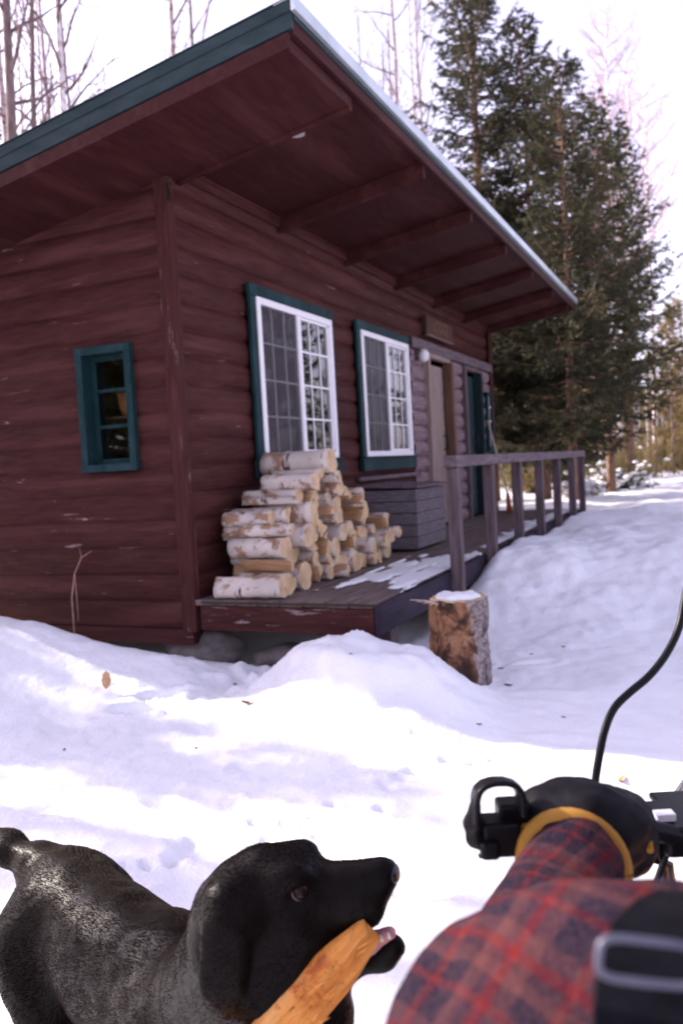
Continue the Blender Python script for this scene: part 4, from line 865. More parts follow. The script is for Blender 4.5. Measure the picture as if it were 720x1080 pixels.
# wooded rise closing the view
rs=np.random.RandomState(89); S0=[];S1=[]
for i in range(2500):
    a=rs.uniform(-.12,1.9); d_=rs.uniform(62,95); p=np.array([CPOS[0]+d_*math.cos(a),CPOS[1]+d_*math.sin(a),0.]); p[2]=gz(p[0],p[1]); S0.append(p); S1.append(p+np.array([rs.normal()*.5,rs.normal()*.5,rs.uniform(2,6.5)]))
V=needles(np.array(S0),np.array(S1),26,1.0,.16,rs,.8); mkobj('far_woods',V,np.arange(len(V)).reshape(-1,3),leafmat('far woods',(.10,.075,.05),(.24,.17,.11),(.34,.24,.16),.15),S=None,kind='stuff',label='far brown woods closing the view')
# ------------------------------------------------------------------ black labrador
def coat(name,base,base2):
    m,nt,b,o=newmat(name); v=coords(nt); n=noise(nt,v,9,5,.6); n2=noise(nt,coords(nt,(60,260,60)),1.6,3,.6); c=ramp(nt,n,[(.3,base),(.7,base2)]); nt.links.new(c,b.inputs['Base Color'])
    b.inputs['Roughness'].default_value=.38; b.inputs['Specular IOR Level'].default_value=.08; bumpn(nt,b,n2,.35,.0015); return m
M_DOG=coat('black dog coat',(.0028,.0020,.0020),(.007,.0045,.004))
dg_z=gz(*P(-.2,1.2,0)[:2])
hd=(EF*-.83+ER*.55); hd/=np.linalg.norm(hd); rt=np.cross(hd,[0,0,1.]) # heading and the dog's right
UPZ=np.array([0,0,1.])
ru=D(78,960,1.70); wi=D(196,1010,1.33)           # rump and withers centres
ru[2]=dg_z+.415; wi[2]=dg_z+.50
fwd=(wi-ru); fwd[2]=0; Lb=np.linalg.norm(fwd); fwd/=Lb; rt=np.cross(fwd,[0,0,1.])
def B(a,s,z): return ru+fwd*a*1.+rt*s+np.array([0,0,1])*(z)     # along body from rump, to the right side, height rel. rump
lo=np.minimum(ru,wi)-[.55,.55,0]; hi=np.maximum(D(440,930,1.05),np.maximum(ru,wi))+[.25,.25,0]; lo[2]=dg_z-.02; hi[2]=dg_z+1.02
lo=np.minimum(lo,D(-30,960,1.9)-[.1,.1,0]);lo[2]=dg_z-.02; lo=np.minimum(lo,D(440,930,.98)-[.06,.06,5]); lo[2]=dg_z-.02; hi[:2]=np.maximum(hi[:2],ru[:2]+.42)
fd=Field(lo,hi,.0062)
# trunk
fd.ell(B(.0,0,-.01),(.145,.090,.100),[fwd,rt,UPZ],.05)
fd.ell(B(.16,0,-.03),(.16,.098,.105),[fwd,rt,UPZ],.07)
fd.ell(B(.30,0,-.040),(.19,.108,.130),[fwd,rt,UPZ],.08)
fd.ell(B(Lb-.02,0,-.030),(.165,.112,.155),[fwd,rt,UPZ],.07)
fd.ell(B(Lb+.09,0,-.09),(.10,.10,.14),[fwd,rt,UPZ],.06)
# shoulder blades and thighs
for s in(-1,1):
    fd.ell(B(Lb+.03,s*.075,-.07),(.075,.045,.13),[fwd,rt,UPZ],.05)
    fd.ell(B(-.02,s*.065,-.09),(.105,.055,.135),[fwd,rt,UPZ],.05)
def leg(pts,rad,k=.03): fd.chain(pts,rad,k)
zr=ru[2]-dg_z
for s,da in((1,.0),(-1,.05)):       # hind legs: hip, knee forward, hock back, paw
    x=s*.075
    hip=B(-.02,x,-.08); knee=B(.09+da*.3,x*1.1,-.245); hock=B(-.13+da,x*1.1,-.335); foot_=B(-.095+da,x*1.1,-zr+.035); toe=B(-.035+da,x*1.12,-zr+.022)
    leg([hip,knee],[.085,.050],.05); leg([knee,hock],[.045,.024],.03); leg([hock,foot_],[.024,.021],.015); leg([foot_,toe],[.028,.026],.02)
    for q in(-1,0,1): fd.ell(toe+rt*q*.018+fwd*.018,(.024,.013,.017),[fwd,rt,UPZ],.008)
for s,da in((1,.02),(-1,-.04)):      # fore legs
    x=s*.085
    sh=B(Lb+.07,x,-.13); el=B(Lb-.01+da*.4,x*1.05,-.225); wr=B(Lb+.03+da,x*1.02,-zr+.14); ft=B(Lb+.035+da,x*1.02,-zr+.035); toe=B(Lb+.075+da,x*1.04,-zr+.023)
    leg([sh,el],[.062,.046],.04); leg([el,wr],[.042,.026],.03); leg([wr,ft],[.026,.023],.015); leg([ft,toe],[.029,.028],.02)
    for q in(-1,0,1): fd.ell(toe+rt*q*.02+fwd*.02,(.026,.014,.018),[fwd,rt,UPZ],.008)
# tail
fd.chain([B(-.05,0,.01),D(40,911,1.79),D(10,894,1.85),D(-25,870,1.92),D(-60,840,1.97)],[.050,.034,.025,.019,.012],.05)
# neck
nk0=B(Lb+.05,0,.0); nk1=D(262,998,1.085)
fd.cap(nk0,nk1,.100,.074,.06); fd.cap(B(Lb+.10,0,-.10),D(296,1030,1.06),.098,.070,.06); fd.cap(D(330,1075,1.04),D(300,1030,1.06),.05,.05,.05)
# head: built in a frame looking along the muzzle
hx=D(410,926,1.045)-D(285,950,1.07); hx/=np.linalg.norm(hx); hy=np.cross([0,0,1.],hx); hy/=np.linalg.norm(hy); hz=np.cross(hx,hy)   # forward, dog's left, up
AX=[hx,hy,hz]; HC=D(283,953,1.075)
def Hh(a,b_,c): return HC+hx*a+hy*b_+hz*c
fd.ell(Hh(.0,0,.0),(.082,.062,.074),AX,.03)
fd.ell(Hh(-.045,0,-.02),(.062,.060,.062),AX,.03)
for s in(-1,1):
    fd.ell(Hh(.048,s*.030,.044),(.028,.019,.016),AX,.02)   # brow
    fd.ell(Hh(.025,s*.034,-.035),(.055,.028,.040),AX,.03)  # cheek
    fd.ell(Hh(.095,s*.020,-.022),(.055,.018,.022),AX,.02)  # flews
    fd.ell(Hh(.110,s*.016,-.028),(.034,.015,.020),AX,.015)
fd.cap(Hh(.05,0,.006),Hh(.149,0,.006),.036,.0215,.022)
fd.cap(Hh(.06,0,.012),Hh(.157,0,.0125),.020,.014,.012)
fd.ell(Hh(.163,0,.008),(.013,.018,.014),AX,.006)
for s in(-1,1): fd.ell(Hh(.174,s*.009,.006),(.006,.004,.0035),AX,.003,sub=True)
for s in(-1,1): fd.ell(Hh(.058,s*.052,.026),(.015,.013,.008),AX,.008,sub=True)  # eye socket
# open lower jaw
jw=[D(318,1025,1.07),D(364,1018,1.065),D(402,1007,1.055),D(415,998,1.05)]
fd.chain(jw,[.034,.020,.0165,.014],.015)
fd.cap(D(372,1006,1.058),D(410,996,1.052),.010,.009,.006,sub=True)
# ears folded down over the cheeks, thin and broad
for s,pp in((-1,[D(249,948,1.046),D(242,968,1.014),D(236,990,.996),D(232,1018,.989),D(231,1044,.991),D(234,1066,.998)]),(1,[Hh(-.045,.055,.0),Hh(-.055,.075,-.03),Hh(-.055,.085,-.06),Hh(-.05,.085,-.09),Hh(-.045,.08,-.12),Hh(-.04,.075,-.14)])):
    for i in range(len(pp)-1):
        a,b_=pp[i],pp[i+1]
        for t in(0,.5):
            c_=a+(b_-a)*t; q=i+t; w_=float(np.interp(q,[0,1,2,3,4,5],[.018,.025,.031,.031,.026,.014]))
            fd.ell(c_,(w_,.0075,.024),[hx,hy,UPZ],.028 if q<1.5 else .007)
dfold=lambda x,y,z:(.0042*fbm(x*13+0*y+0*z,y*13+0*x+0*z,z*13+0*x+0*y,o=3)).astype(np.float32)
fd.V=fd.V+dfold(fd.ax[0].reshape(-1,1,1),fd.ax[1].reshape(1,-1,1),fd.ax[2].reshape(1,1,-1))
V,F=fd.mesh(2)
dog=mkobj('dog',V,F,M_DOG,loc=(ru[0],ru[1],dg_z),S=True,label='black labrador with raised head biting a split orange log in the snow',cat='dog')
def ball(name,c,r,mat,par,axes=None,h=None,rr=None):
    rr=rr or (r,r,r); h=h or r/7; f=Field(np.array(c)-max(rr)*1.3,np.array(c)+max(rr)*1.3,h); f.ell(c,rr,axes,k=0); V,F=f.mesh(1); return mkobj(name,V,F,mat,par,S=True)
M_EYE=pm('wet brown eye',(.008,.003,.002),(.014,.005,.003),30,rough=.06,bump=0,spec=.14); M_SCL=pm('eye white',(.10,.075,.075),rough=.2,bump=0,spec=.1)
M_NOSE=pm('wet black nose',(.010,.008,.009),(.02,.016,.018),90,rough=.28,bump=.5,bd=.002,spec=.6)
for s in(-1,1):
    e=ball('eye',Hh(.0590,s*.0385,.0262),.0108,M_EYE,dog); ball('eye_white',Hh(.0560,s*.0370,.0245),.0106,M_SCL,e)
ball('nose',Hh(.1685,0,.0085),.012,M_NOSE,dog,AX,.0015,(.0098,.0165,.0125))
f=Field(D(380,1005,1.05)-.06,D(410,1000,1.05)+.06,.003); f.chain([D(362,1004,1.050),D(388,995,1.047),D(411,984,1.047)],[.012,.0125,.0085],.01)
V,F=f.mesh(1); M_TONG=pm('pink tongue',(.50,.20,.22),(.66,.36,.38),40,rough=.25,bump=.4,spec=.6); mkobj('tongue',V,F,M_TONG,dog,S=True)
mb=MB()
for i in range(3):
    p=D(394+8*i,992-2.6*i,1.036); mb.tube([p-hz*.004,p+hz*.002,p+hz*.005],[.0024,.002,.0006],6)
mb.build('teeth',pm('teeth',(.7,.62,.55),bump=0,rough=.3),dog)
# short fur: real hairs lying along the body
def fur(parent,V,F,n,length,rad,mat,flow,seed,keep=None):
    rs=np.random.RandomState(seed); tri=np.vstack([F[:,[0,1,2]],F[:,[0,2,3]]]); a,b_,c=V[tri[:,0]],V[tri[:,1]],V[tri[:,2]]; nr=np.cross(b_-a,c-a); ar=np.linalg.norm(nr,axis=1)+1e-12; nr=nr/ar[:,None]
    cd=np.cumsum(ar); k=np.searchsorted(cd,rs.rand(n)*cd[-1]); u=rs.rand(n,1); v=rs.rand(n,1); fl=(u+v)>1; u=np.where(fl,1-u,u); v=np.where(fl,1-v,v)
    p=a[k]+(b_[k]-a[k])*u+(c[k]-a[k])*v; nn=nr[k]
    if keep is not None: m_=keep(p); p=p[m_];nn=nn[m_]
    d=flow(p); d=d-(d*nn).sum(1,keepdims=True)*nn; d/=np.linalg.norm(d,axis=1,keepdims=True)+1e-6
    cl=np.stack([vnoise(p[:,0]*45,p[:,1]*45,p[:,2]*45),vnoise(p[:,0]*45+9,p[:,1]*45,p[:,2]*45),vnoise(p[:,0]*45,p[:,1]*45+9,p[:,2]*45)],1)
    d=d+nn*.09+cl*.13+rs.normal(size=d.shape)*.07; d/=np.linalg.norm(d,axis=1,keepdims=True); L=length(p)[:,None]*rs.uniform(.7,1.2,(len(p),1))
    P3=np.stack([p-nn*.001,p+d*L*.5+nn*L*.03,p+d*L-nn*L*.10],1).reshape(-1,3)
    hc=bpy.data.hair_curves.new('fur'); hc.add_curves([3]*len(p)); o0=ORG[parent.name]
    hc.attributes['position'].data.foreach_set('vector',(P3-o0).astype(np.float32).ravel())
    ra=hc.attributes.get('radius') or hc.attributes.new('radius','FLOAT','POINT'); ra.data.foreach_set('value',np.tile(np.array([rad,rad*.8,rad*.15],np.float32),len(p)))
    hc.materials.append(mat); ob=bpy.data.objects.new('fur',hc); COL.objects.link(ob); ob.parent=parent; ORG[ob.name]=o0; return ob
m,nt,b,o=newmat('black fur'); b.inputs['Roughness'].default_value=.44; b.inputs['Specular IOR Level'].default_value=.035; b.inputs['Specular Tint'].default_value=(1,.82,.74,1)
hi_=N(nt,'ShaderNodeHairInfo'); c=ramp(nt,hi_.outputs['Random'],[(0,(.0040,.0021,.0015)),(.7,(.010,.0055,.0038)),(1,(.030,.017,.011))]); nt.links.new(c,b.inputs['Base Color']); M_FUR=m
DV,DF=fd.mesh(2)
headc=Hh(0,0,0)
def flow(p):
    q=p-ru; a=q@fwd; s=q@rt; d=np.tile(-fwd,(len(p),1))*1.; d[:,2]-=.35
    low=sst(-.10,-.24,q[:,2])[:,None]; d=d*(1-low)+np.array([0,0,-1.])*low
    h=sst(.26,.16,np.linalg.norm(p-headc,axis=1))[:,None]; dh=np.tile(-hx,(len(p),1)); dh[:,2]-=.25
    return d*(1-h)+dh*h
def flen(p):
    h=sst(.30,.12,np.linalg.norm(p-headc,axis=1)); mz=sst(.06,.12,(p-headc)@hx)
    return .0125*(1-h)+.005*h-.003*mz
def keep(p):
    q=p-headc; a=q@hx; inmouth=(np.abs(q@hy)<.03)&(a>.05)&((q@hz)<-.045)
    nose=a>.154
    eye=(np.abs(a-.056)<.015)&(np.abs(q@hz-.026)<.009)&(np.abs(q@hy)>.03)
    return ~(inmouth|nose|eye)
fur(dog,DV,DF,210000,flen,.00030,M_FUR,flow,3,keep)
# split log in the mouth
m,nt,b,o=newmat('orange split wood'); v=coords(nt,(16,16,1.3)); n=noise(nt,v,4,8,.7,.3); ng=noise(nt,coords(nt,(60,60,1.6)),4,4,.7); n2=noise(nt,coords(nt),24,5,.7); n3=noise(nt,coords(nt),11,4)
c=ramp(nt,n,[(.3,(.66,.20,.03)),(.5,(.86,.34,.07)),(.7,(.95,.56,.22))]); c=mix(nt,ramp(nt,n2,[(.58,0.),(.68,1.)]),c,(.55,.13,.02)); c=mix(nt,ramp(nt,n3,[(.70,0.),(.76,.8)]),c,(.20,.06,.03)); c=mix(nt,ramp(nt,ng,[(.60,0.),(.72,.6)]),c,(.36,.11,.025)); nt.links.new(c,b.inputs['Base Color']); b.inputs['Roughness'].default_value=.55; b.inputs['Specular IOR Level'].default_value=.25; p1=bumpn(nt,b,n,.9,.008); bumpn(nt,b,ng,.6,.003,p1); M_OR=m
a0=D(392,979,1.022); a1=D(301,1080,.985); a2=D(205,1190,.955); ax=(a1-a0); ax/=np.linalg.norm(ax); sd=np.cross(ax,EF); sd/=np.linalg.norm(sd); fr_=np.cross(sd,ax)
if fr_@EF>0: fr_=-fr_
mb=MB(); n=14; V=[];m_=26
for i in range(m_):
    t=i/(m_-1); c_=a0+(a2-a0)*t; wd=.017+.017*min(1,t*2.2)+.003*math.sin(t*9); 
    sec=[(-1,-.1),(-.9,.34),(-.55,.52),(0,.60),(.5,.55),(.88,.36),(1,.0),(.86,-.35),(.45,-.62),(0,-.72),(-.5,-.6),(-.88,-.4)]
    V.append(np.array([c_+sd*x*wd*(1+.025*math.sin(i*.9+x*3))+fr_*y*wd*(1+.03*math.sin(i*1.1+y*7)+.05*RS.uniform(-1,1)) for x,y in sec]))
ns=12;F=[(i*ns+j,i*ns+(j+1)%ns,(i+1)*ns+(j+1)%ns,(i+1)*ns+j) for i in range(m_-1) for j in range(ns)]; F+=[tuple(range(ns))[::-1],tuple((m_-1)*ns+j for j in range(ns))]
V=np.vstack(V); lc=(a0+a2)/2; QM=np.array([sd,fr_,ax]); 
if np.linalg.det(QM)<0: QM[1]*=-1
lg=mkobj('chewed_log',(V-lc)@QM.T,F,M_OR,loc=(0,0,0),S=True,label='orange split log stripped of bark, held in the jaws of the black dog',cat='firewood')
mw=Matrix([[float(QM[j][i]) for j in range(3)] for i in range(3)]).to_4x4(); mw.translation=Vector([float(q) for q in lc]); lg.matrix_world=mw
# a few splinters lifting off the wood, and whiskers on the muzzle
mb=MB()
for i in range(16):
    t=RS.uniform(.02,.45); c_=a0+(a2-a0)*t+fr_*(.017+.012*min(1,t*2.2))+sd*RS.uniform(-.022,.022)*min(1,t*3+.3); d_=ax*RS.choice([-1,1])*RS.uniform(.012,.03)+fr_*RS.uniform(.001,.005)+sd*RS.uniform(-.006,.006)
    mb.tube([c_-fr_*.002,c_+d_*.5+fr_*.001,c_+d_],[.0016,.0012,.0003],4)
sp__=mb.build('splinters',M_OR); ORG[lg.name]=np.zeros(3); sp__.parent=lg; sp__.matrix_parent_inverse=lg.matrix_world.inverted()
mb=MB()
for i in range(9):
    p=Hh(.118+.012*(i%3),-.028,-.012-.008*(i//3)); mb.tube([p,p-hy*.02+hx*(.004*(i%3-1))+UPZ*.002,p-hy*.036+hx*(.012*(i%3-1)+.006)-UPZ*.004],[.0004,.0003,.0001],4)
mb.build('whiskers',M_FUR,dog)
# ------------------------------------------------------------------ snowmobile
fz=gz(*P(.62,1.0,0)[:2])
M_BLK=pm('black plastic',(.004,.004,.005),(.008,.0075,.009),20,rough=.34,bump=.1,bd=.001,spec=.12); M_RUB=pm('black rubber',(.006,.006,.007),(.011,.011,.011),40,rough=.6,bump=.2)
M_ORP=pm('orange hood paint',(.55,.14,.02),(.62,.17,.03),5,rough=.25,bump=0,coat=.6); M_CHR=pm('bright steel',(.6,.6,.62),(.7,.7,.7),30,rough=.22,bump=0,metal=1)
sm=thing('snowmobile','orange and black snowmobile seen over its left handlebar at the right edge','snowmobile',P(.66,1.0,fz))
def S(l,w,z): return P(l,w,fz+z)
f=Field(S(.66,1.5,.2)-[1.0,1.0,.3],S(.66,1.5,.2)+[1.1,1.0,.75],.016); A3=[EF,ER,UPZ]
f.ell(S(.90,1.45,.30),(.40,.27,.17),A3,.08); f.ell(S(.93,1.22,.40),(.22,.21,.15),A3,.08); f.ell(S(.90,1.72,.26),(.22,.20,.10),A3,.08)
V,F=f.mesh(2); hood=mkobj('hood',V,F,M_ORP,sm,S=True); mb=MB(); 
f=Field(S(.66,.3,.2)-[1.2,1.2,.3],S(.66,.6,.2)+[1.1,1.0,.6],.018); f.cap(S(.66,-.35,.46),S(.66,.62,.50),.10,.09,.05); f.cap(S(.66,-.35,.36),S(.66,.62,.38),.12,.11,.05); f.ell(S(.66,-.45,.56),(.10,.13,.08),A3,.06); V,F=f.mesh(2); mkobj('seat',V,F,M_RUB,sm,S=True)
mb=MB(); mb.obox(S(.66,.1,.24),EF*.85,ER*.20,UPZ*.05); mb.build('tunnel',M_BLK,sm,bevel=.01)
for q in(-1,1):
    mb=MB(); mb.obox(S(.66+q*.30,.45,.17),EF*.55,ER*.09,UPZ*.012); mb.build('running_board',M_BLK,sm,bevel=.004)
    mb=MB(); pts=[S(.84+q*.32,.95,.04),S(.84+q*.32,1.2,.02),S(.84+q*.32,1.55,.02),S(.84+q*.32,1.68,.06),S(.84+q*.32,1.76,.13)]
    for i in range(4): mb.obox((pts[i]+pts[i+1])/2,(pts[i+1]-pts[i])*.5,ER*.065,UPZ*.012)
    sk=mb.build('ski',M_BLK,sm,bevel=.004); mb=MB(); mb.tube([S(.84+q*.32,1.3,.03),S(.84+q*.30,1.3,.22),S(.84+q*.16,1.3,.32)],[.03,.025,.025],8); mb.build('ski_leg',M_RUB,sk)
mb=MB(); tr=[(1.1,.0+.14),(1.0,.03),(-.6,.02),(-.78,.12),(-.6,.22),(1.0,.24),(1.1,.14)]
for (a,b_),(c,d) in zip(tr[:-1],tr[1:]): mb.obox((S(.66,a,b_)+S(.66,c,d))/2,(S(.66,c,d)-S(.66,a,b_))*.5,ER*.19,np.cross(ER,(S(.66,c,d)-S(.66,a,b_))/np.linalg.norm(S(.66,c,d)-S(.66,a,b_)))*.012)
mb.build('track',M_RUB,sm,bevel=.004)
# windshield: a clear curved sheet above the hood
m,nt,b,o=newmat('clear windshield'); nt.nodes.remove(b); g=N(nt,'ShaderNodeBsdfGlossy'); g.inputs['Roughness'].default_value=.12; t=N(nt,'ShaderNodeBsdfTransparent'); t.inputs[0].default_value=(.52,.52,.56,1); ms=N(nt,'ShaderNodeMixShader'); ms.inputs[0].default_value=.22
nt.links.new(t.outputs[0],ms.inputs[1]); nt.links.new(g.outputs[0],ms.inputs[2]); nt.links.new(ms.outputs[0],o.inputs[0]); M_WS=m
Vw=[];nu,nv=14,7
wl0=D(664,846,1.36); 
for i in range(nu):
    u=i/(nu-1)*2-1; 
    for j in range(nv):
        v=j/(nv-1); a=u*1.25; rad=.30-.05*v
        Vw.append(S(.82+math.sin(a)*rad*1.5,1.12+math.cos(a)*rad*.8-.12*v,.70+.26*v*(1-.25*u*u)))
F=[(i*nv+j,(i+1)*nv+j,(i+1)*nv+j+1,i*nv+j+1) for i in range(nu-1) for j in range(nv-1)]
ws=mkobj('windshield',np.array(Vw),F,M_WS,sm,S=True); q=ws.modifiers.new('thickness','SOLIDIFY'); q.thickness=.003
# dash pod behind the bar
mb=MB(); mb.obox(D(722,872,1.02),ER*.040,EF*.045,UPZ*.018); mb.build('dash_pod',M_BLK,sm,bevel=.006)
mb=MB(); mb.obox(D(712,847,1.06),ER*.024,EF*.03,UPZ*.0045); mb.obox(D(716,853,1.05),ER*.016,EF*.02,UPZ*.006); mb.build('gauge_panel',M_BLK,sm,bevel=.003)
for q_,(pa,pb,pc) in enumerate((((676,868),(692,888),(700,920)),((684,862),(704,896),(690,935)),((668,880),(684,905),(706,912)))):
    mb=MB(); mb.tube([D(*pa,.98),D(*pb,.985+.01*q_),D(*pc,1.03),D(pc[0]+6,pc[1]+40,1.1)],.0045,8); mb.build('control_hose',M_BLK,sm)

mb=MB(); mb.obox(D(700,860,1.0),ER*.011,EF*.008,UPZ*.004); mb.build('dash_label',M_WHITE,sm)
f=Field(D(712,866,1.25)-.12,D(712,866,1.25)+.14,.008); f.ell(D(716,870,1.25),(.05,.045,.045),A3,.02); V,F=f.mesh(1); mkobj('headlamp_cowl',V,F,M_ORP,sm,S=True)
# handlebar
barL,barM,barR=D(520,878,.93),D(680,874,.97),D(900,862,1.04)
mb=MB(); bpts=[D(548,880,.935),D(620,877,.95),barM,D(745,890,1.0),D(800,890,1.02),D(880,868,1.03),D(975,862,1.0)]
mb.tube(bpts,.0125,12); hb=mb.build('handlebar',M_BLK,sm)
mb=MB(); mb.tube([D(552,880,.935),D(575,879,.94),D(640,877,.953),D(662,876,.96)],[.019,.017,.017,.018],14); mb.build('grip',M_RUB,hb)
mb=MB(); mb.tube([D(900,866,1.03),D(980,861,1.0)],[.017,.018],14); mb.build('grip',M_RUB,hb)
mb=MB(); mb.tube([D(772,895,1.02),S(.70,1.12,.40)],[.03,.035],12); mb.build('steering_post',M_BLK,sm)
# black clamp block and controls beside the hand, black wrist guard hoop, lever
mb=MB(); mb.obox(D(526,880,.915),ER*.020,EF*.018,UPZ*.019); mb.obox(D(540,868,.925),ER*.017,EF*.016,UPZ*.026); mb.obox(D(515,893,.905),ER*.010,EF*.014,UPZ*.010); mb.build('control_block',M_BLK,hb,bevel=.004)
f=Field(D(525,855,.91)-.075,D(525,855,.91)+.085,.0025)
hoop=[(500,868),(500.5,840),(503,832),(509,826.5),(519,823.5),(532,823.5),(541,826),(546,832),(548,840),(548,856)]
for (x0,y0),(x1,y1) in zip(hoop[:-1],hoop[1:]):
    for w_ in np.linspace(-.020,.012,17): f.cap(D(x0,y0,.91)+EF*w_-UPZ*.22*w_,D(x1,y1,.91)+EF*w_-UPZ*.22*w_,.0034,.0034,0)
f.cap(D(500,850,.90),D(498,868,.905),.006,.0095,.006); f.cap(D(498,868,.905),D(501,884,.91),.0095,.0095,.006); f.cap(D(501,884,.91),D(512,890,.91),.0095,.009,.006)
V,F=f.mesh(1); mkobj('hand_guard',V,F,M_BLK,hb,S=True)
mb=MB(); mb.tube([D(549,856,.925),D(553,868,.92),D(556,880,.915),D(556,892,.91)],[.004,.0035,.003,.0022],8); mb.build('clutch_lever',M_CHR,hb)
mb=MB(); mb.tube([D(556,888,.925),D(505,903,.91),D(508,905,.90)],[.003,.003,.001],6); mb.build('wire_end',M_RUB,hb)
# brake cable arcing up and away
cpts=[D(640,884,.975),D(629,858,1.0),D(627,830,1.02),D(631,800,1.03),D(638,768,1.04),D(648,746,1.05),D(664,730,1.06),D(684,713,1.07),D(702,690,1.08),D(716,660,1.09),D(724,620,1.10),D(740,560,1.11),D(780,520,1.13),D(840,540,1.15),D(880,640,1.16),D(890,760,1.16),D(870,850,1.14)]
cc=[]
for i in range(len(cpts)-1):
    p0=cpts[max(i-1,0)];p1=cpts[i];p2=cpts[i+1];p3=cpts[min(i+2,len(cpts)-1)]
    for t in np.linspace(0,1,6)[:-1]: cc.append(.5*((2*p1)+(-p0+p2)*t+(2*p0-5*p1+4*p2-p3)*t*t+(-p0+3*p1-3*p2+p3)*t**3))
cc.append(cpts[-1]); mb=MB(); mb.tube(cc,.0050,10); mb.build('brake_cable',M_BLK,hb)
# ------------------------------------------------------------------ the rider
M_SKIN=pm('skin',(.42,.24,.18),(.50,.30,.23),20,rough=.5,bump=.1)
M_PANT=pm('dark work trousers',(.014,.015,.022),(.028,.028,.036),30,rough=.85,bump=.4,bd=.002)
hipc=S(.60,.36,.66); shL=D(712,1120,.50); chest=S(.43,.50,.0); chest[2]=shL[2]-.10; shR=chest+(chest-shL)*np.array([1,1,0]); shR[2]=shL[2]-.01
nkc=(shL+shR)/2+[0,0,.055]; headp=nkc+EF*.05+ER*.03+np.array([0,0,.185])
elL=D(540,1128,.57); wrL=D(603,915,.872); gripL=D(612,878,.945)
gripR=D(930,864,1.02); elR=(shR+gripR)/2+ER*.12-UPZ*.10; wrR=gripR-EF*.075+UPZ*.03-ER*.01
kneeL=S(.36,.92,.56); kneeR=S(.96,.92,.56); ankL=S(.34,.75,.24); ankR=S(.98,.75,.24)
lo=np.minimum.reduce([hipc,shL,shR,headp,elL,gripL,gripR,kneeL,kneeR,ankL,ankR])-.20; hi=np.maximum.reduce([hipc,shL,shR,headp,elL,gripL,gripR,kneeL,kneeR,ankL,ankR])+.22
tw=shR-shL; tw[2]=0; tw/=np.linalg.norm(tw); td=np.cross(UPZ,tw); TA=[td,tw,UPZ]
def bodyf(h,inf=0,parts=('torso','arms','legs','head')):
    f=Field(lo,hi,h); ch=(shL+shR)/2-[0,0,.10]
    if 'torso' in parts:
        f.ell(hipc,(.12+inf,.165+inf,.12+inf),TA,.06); f.cap(hipc,ch,.125+inf,.135+inf,.08); f.ell(ch,(.115+inf,.165+inf,.15+inf),TA,.08)
        f.cap(shL+[0,0,.0],shR,.060+inf,.060+inf,.06)
    if 'arms' in parts:
        for sh,el,wr in((shL,elL,wrL),(shR,elR,wrR)): f.cap(sh,el,.062+inf*1.15,.050+inf*1.2,.05); f.cap(el,wr,.048+inf*1.15,.028+inf*.6,.035)
    if 'legs' in parts:
        for q,kn,an in((-1,kneeL,ankL),(1,kneeR,ankR)): f.cap(hipc+ER*q*.09,kn,.085+inf,.062+inf,.05); f.cap(kn,an,.058+inf,.038+inf,.04); f.cap(an,an+EF*.16-UPZ*.04,.038+inf,.036+inf,.03)
    if 'head' in parts:
        f.cap(nkc-[0,0,.04],headp-[0,0,.06],.055,.052,.03); f.ell(headp,(.095,.074,.115),[EF,ER,UPZ],.02); f.ell(headp+EF*.03-UPZ*.06,(.06,.052,.06),[EF,ER,UPZ],.03)
        f.cap(headp+EF*.088-UPZ*.0,headp+EF*.112-UPZ*.03,.009,.014,.012); f.cap(headp+EF*.088-UPZ*.066-ER*.02,headp+EF*.088-UPZ*.066+ER*.02,.008,.008,.006)
        for q in(-1,1): f.ell(headp+ER*q*.076-EF*.005-UPZ*.01,(.022,.008,.034),[EF,ER,UPZ],.006); f.ell(headp+EF*.088+ER*q*.032+UPZ*.008,(.010,.014,.010),[EF,ER,UPZ],.008,sub=True)
    return f
def handparts(f,grip,wr,side,bar,inf=0,k=.010):
    bd=bar/np.linalg.norm(bar); top=grip+UPZ*.024-EF*.012                       # bd points towards the thumb (inner) side
    f.cap(wr,top-EF*.03,.028+inf,.030+inf,.02)
    f.ell(top-EF*.004+bd*.0,(.043+inf,.046+inf,.020+inf),[EF,bd,UPZ],.015)        # palm / back of the hand over the bar
    for i,(o_,l) in enumerate(((.032,.92),(.011,1.),(-.011,.95),(-.032,.78))):   # four fingers wrap over the front and under
        r=.0095+inf*.6; a=top+bd*o_+EF*.030+UPZ*.002; b_=grip+bd*o_+EF*(.034*l+.008)-UPZ*.006; c=grip+bd*o_*.95+EF*.022*l-UPZ*.030*l; d=grip+bd*o_*.9-EF*.004-UPZ*.033*l
        f.chain([top+bd*o_*.9,a,b_,c,d],[r*1.15,r*1.1,r,r*.92,r*.85],.006)
    a=top+bd*.040-EF*.022; f.chain([a,grip+bd*.055-EF*.026-UPZ*.004,grip+bd*.052-EF*.014-UPZ*.026,grip+bd*.045+EF*.008-UPZ*.034],[.014+inf*.6,.0125+inf*.6,.011+inf*.6,.0095+inf*.6],.008)
    return f
barv=D(662,876,.96)-D(552,880,.935)
f=bodyf(.0105); handparts(f,gripL,wrL,1,barv); handparts(f,gripR,wrR,-1,-barv)
V,F=f.mesh(2); pers=mkobj('person',V,F,M_SKIN,loc=(hipc[0],hipc[1],fz),S=True,label='rider in a red plaid flannel shirt reaching a gloved left hand to the handlebar',cat='person')
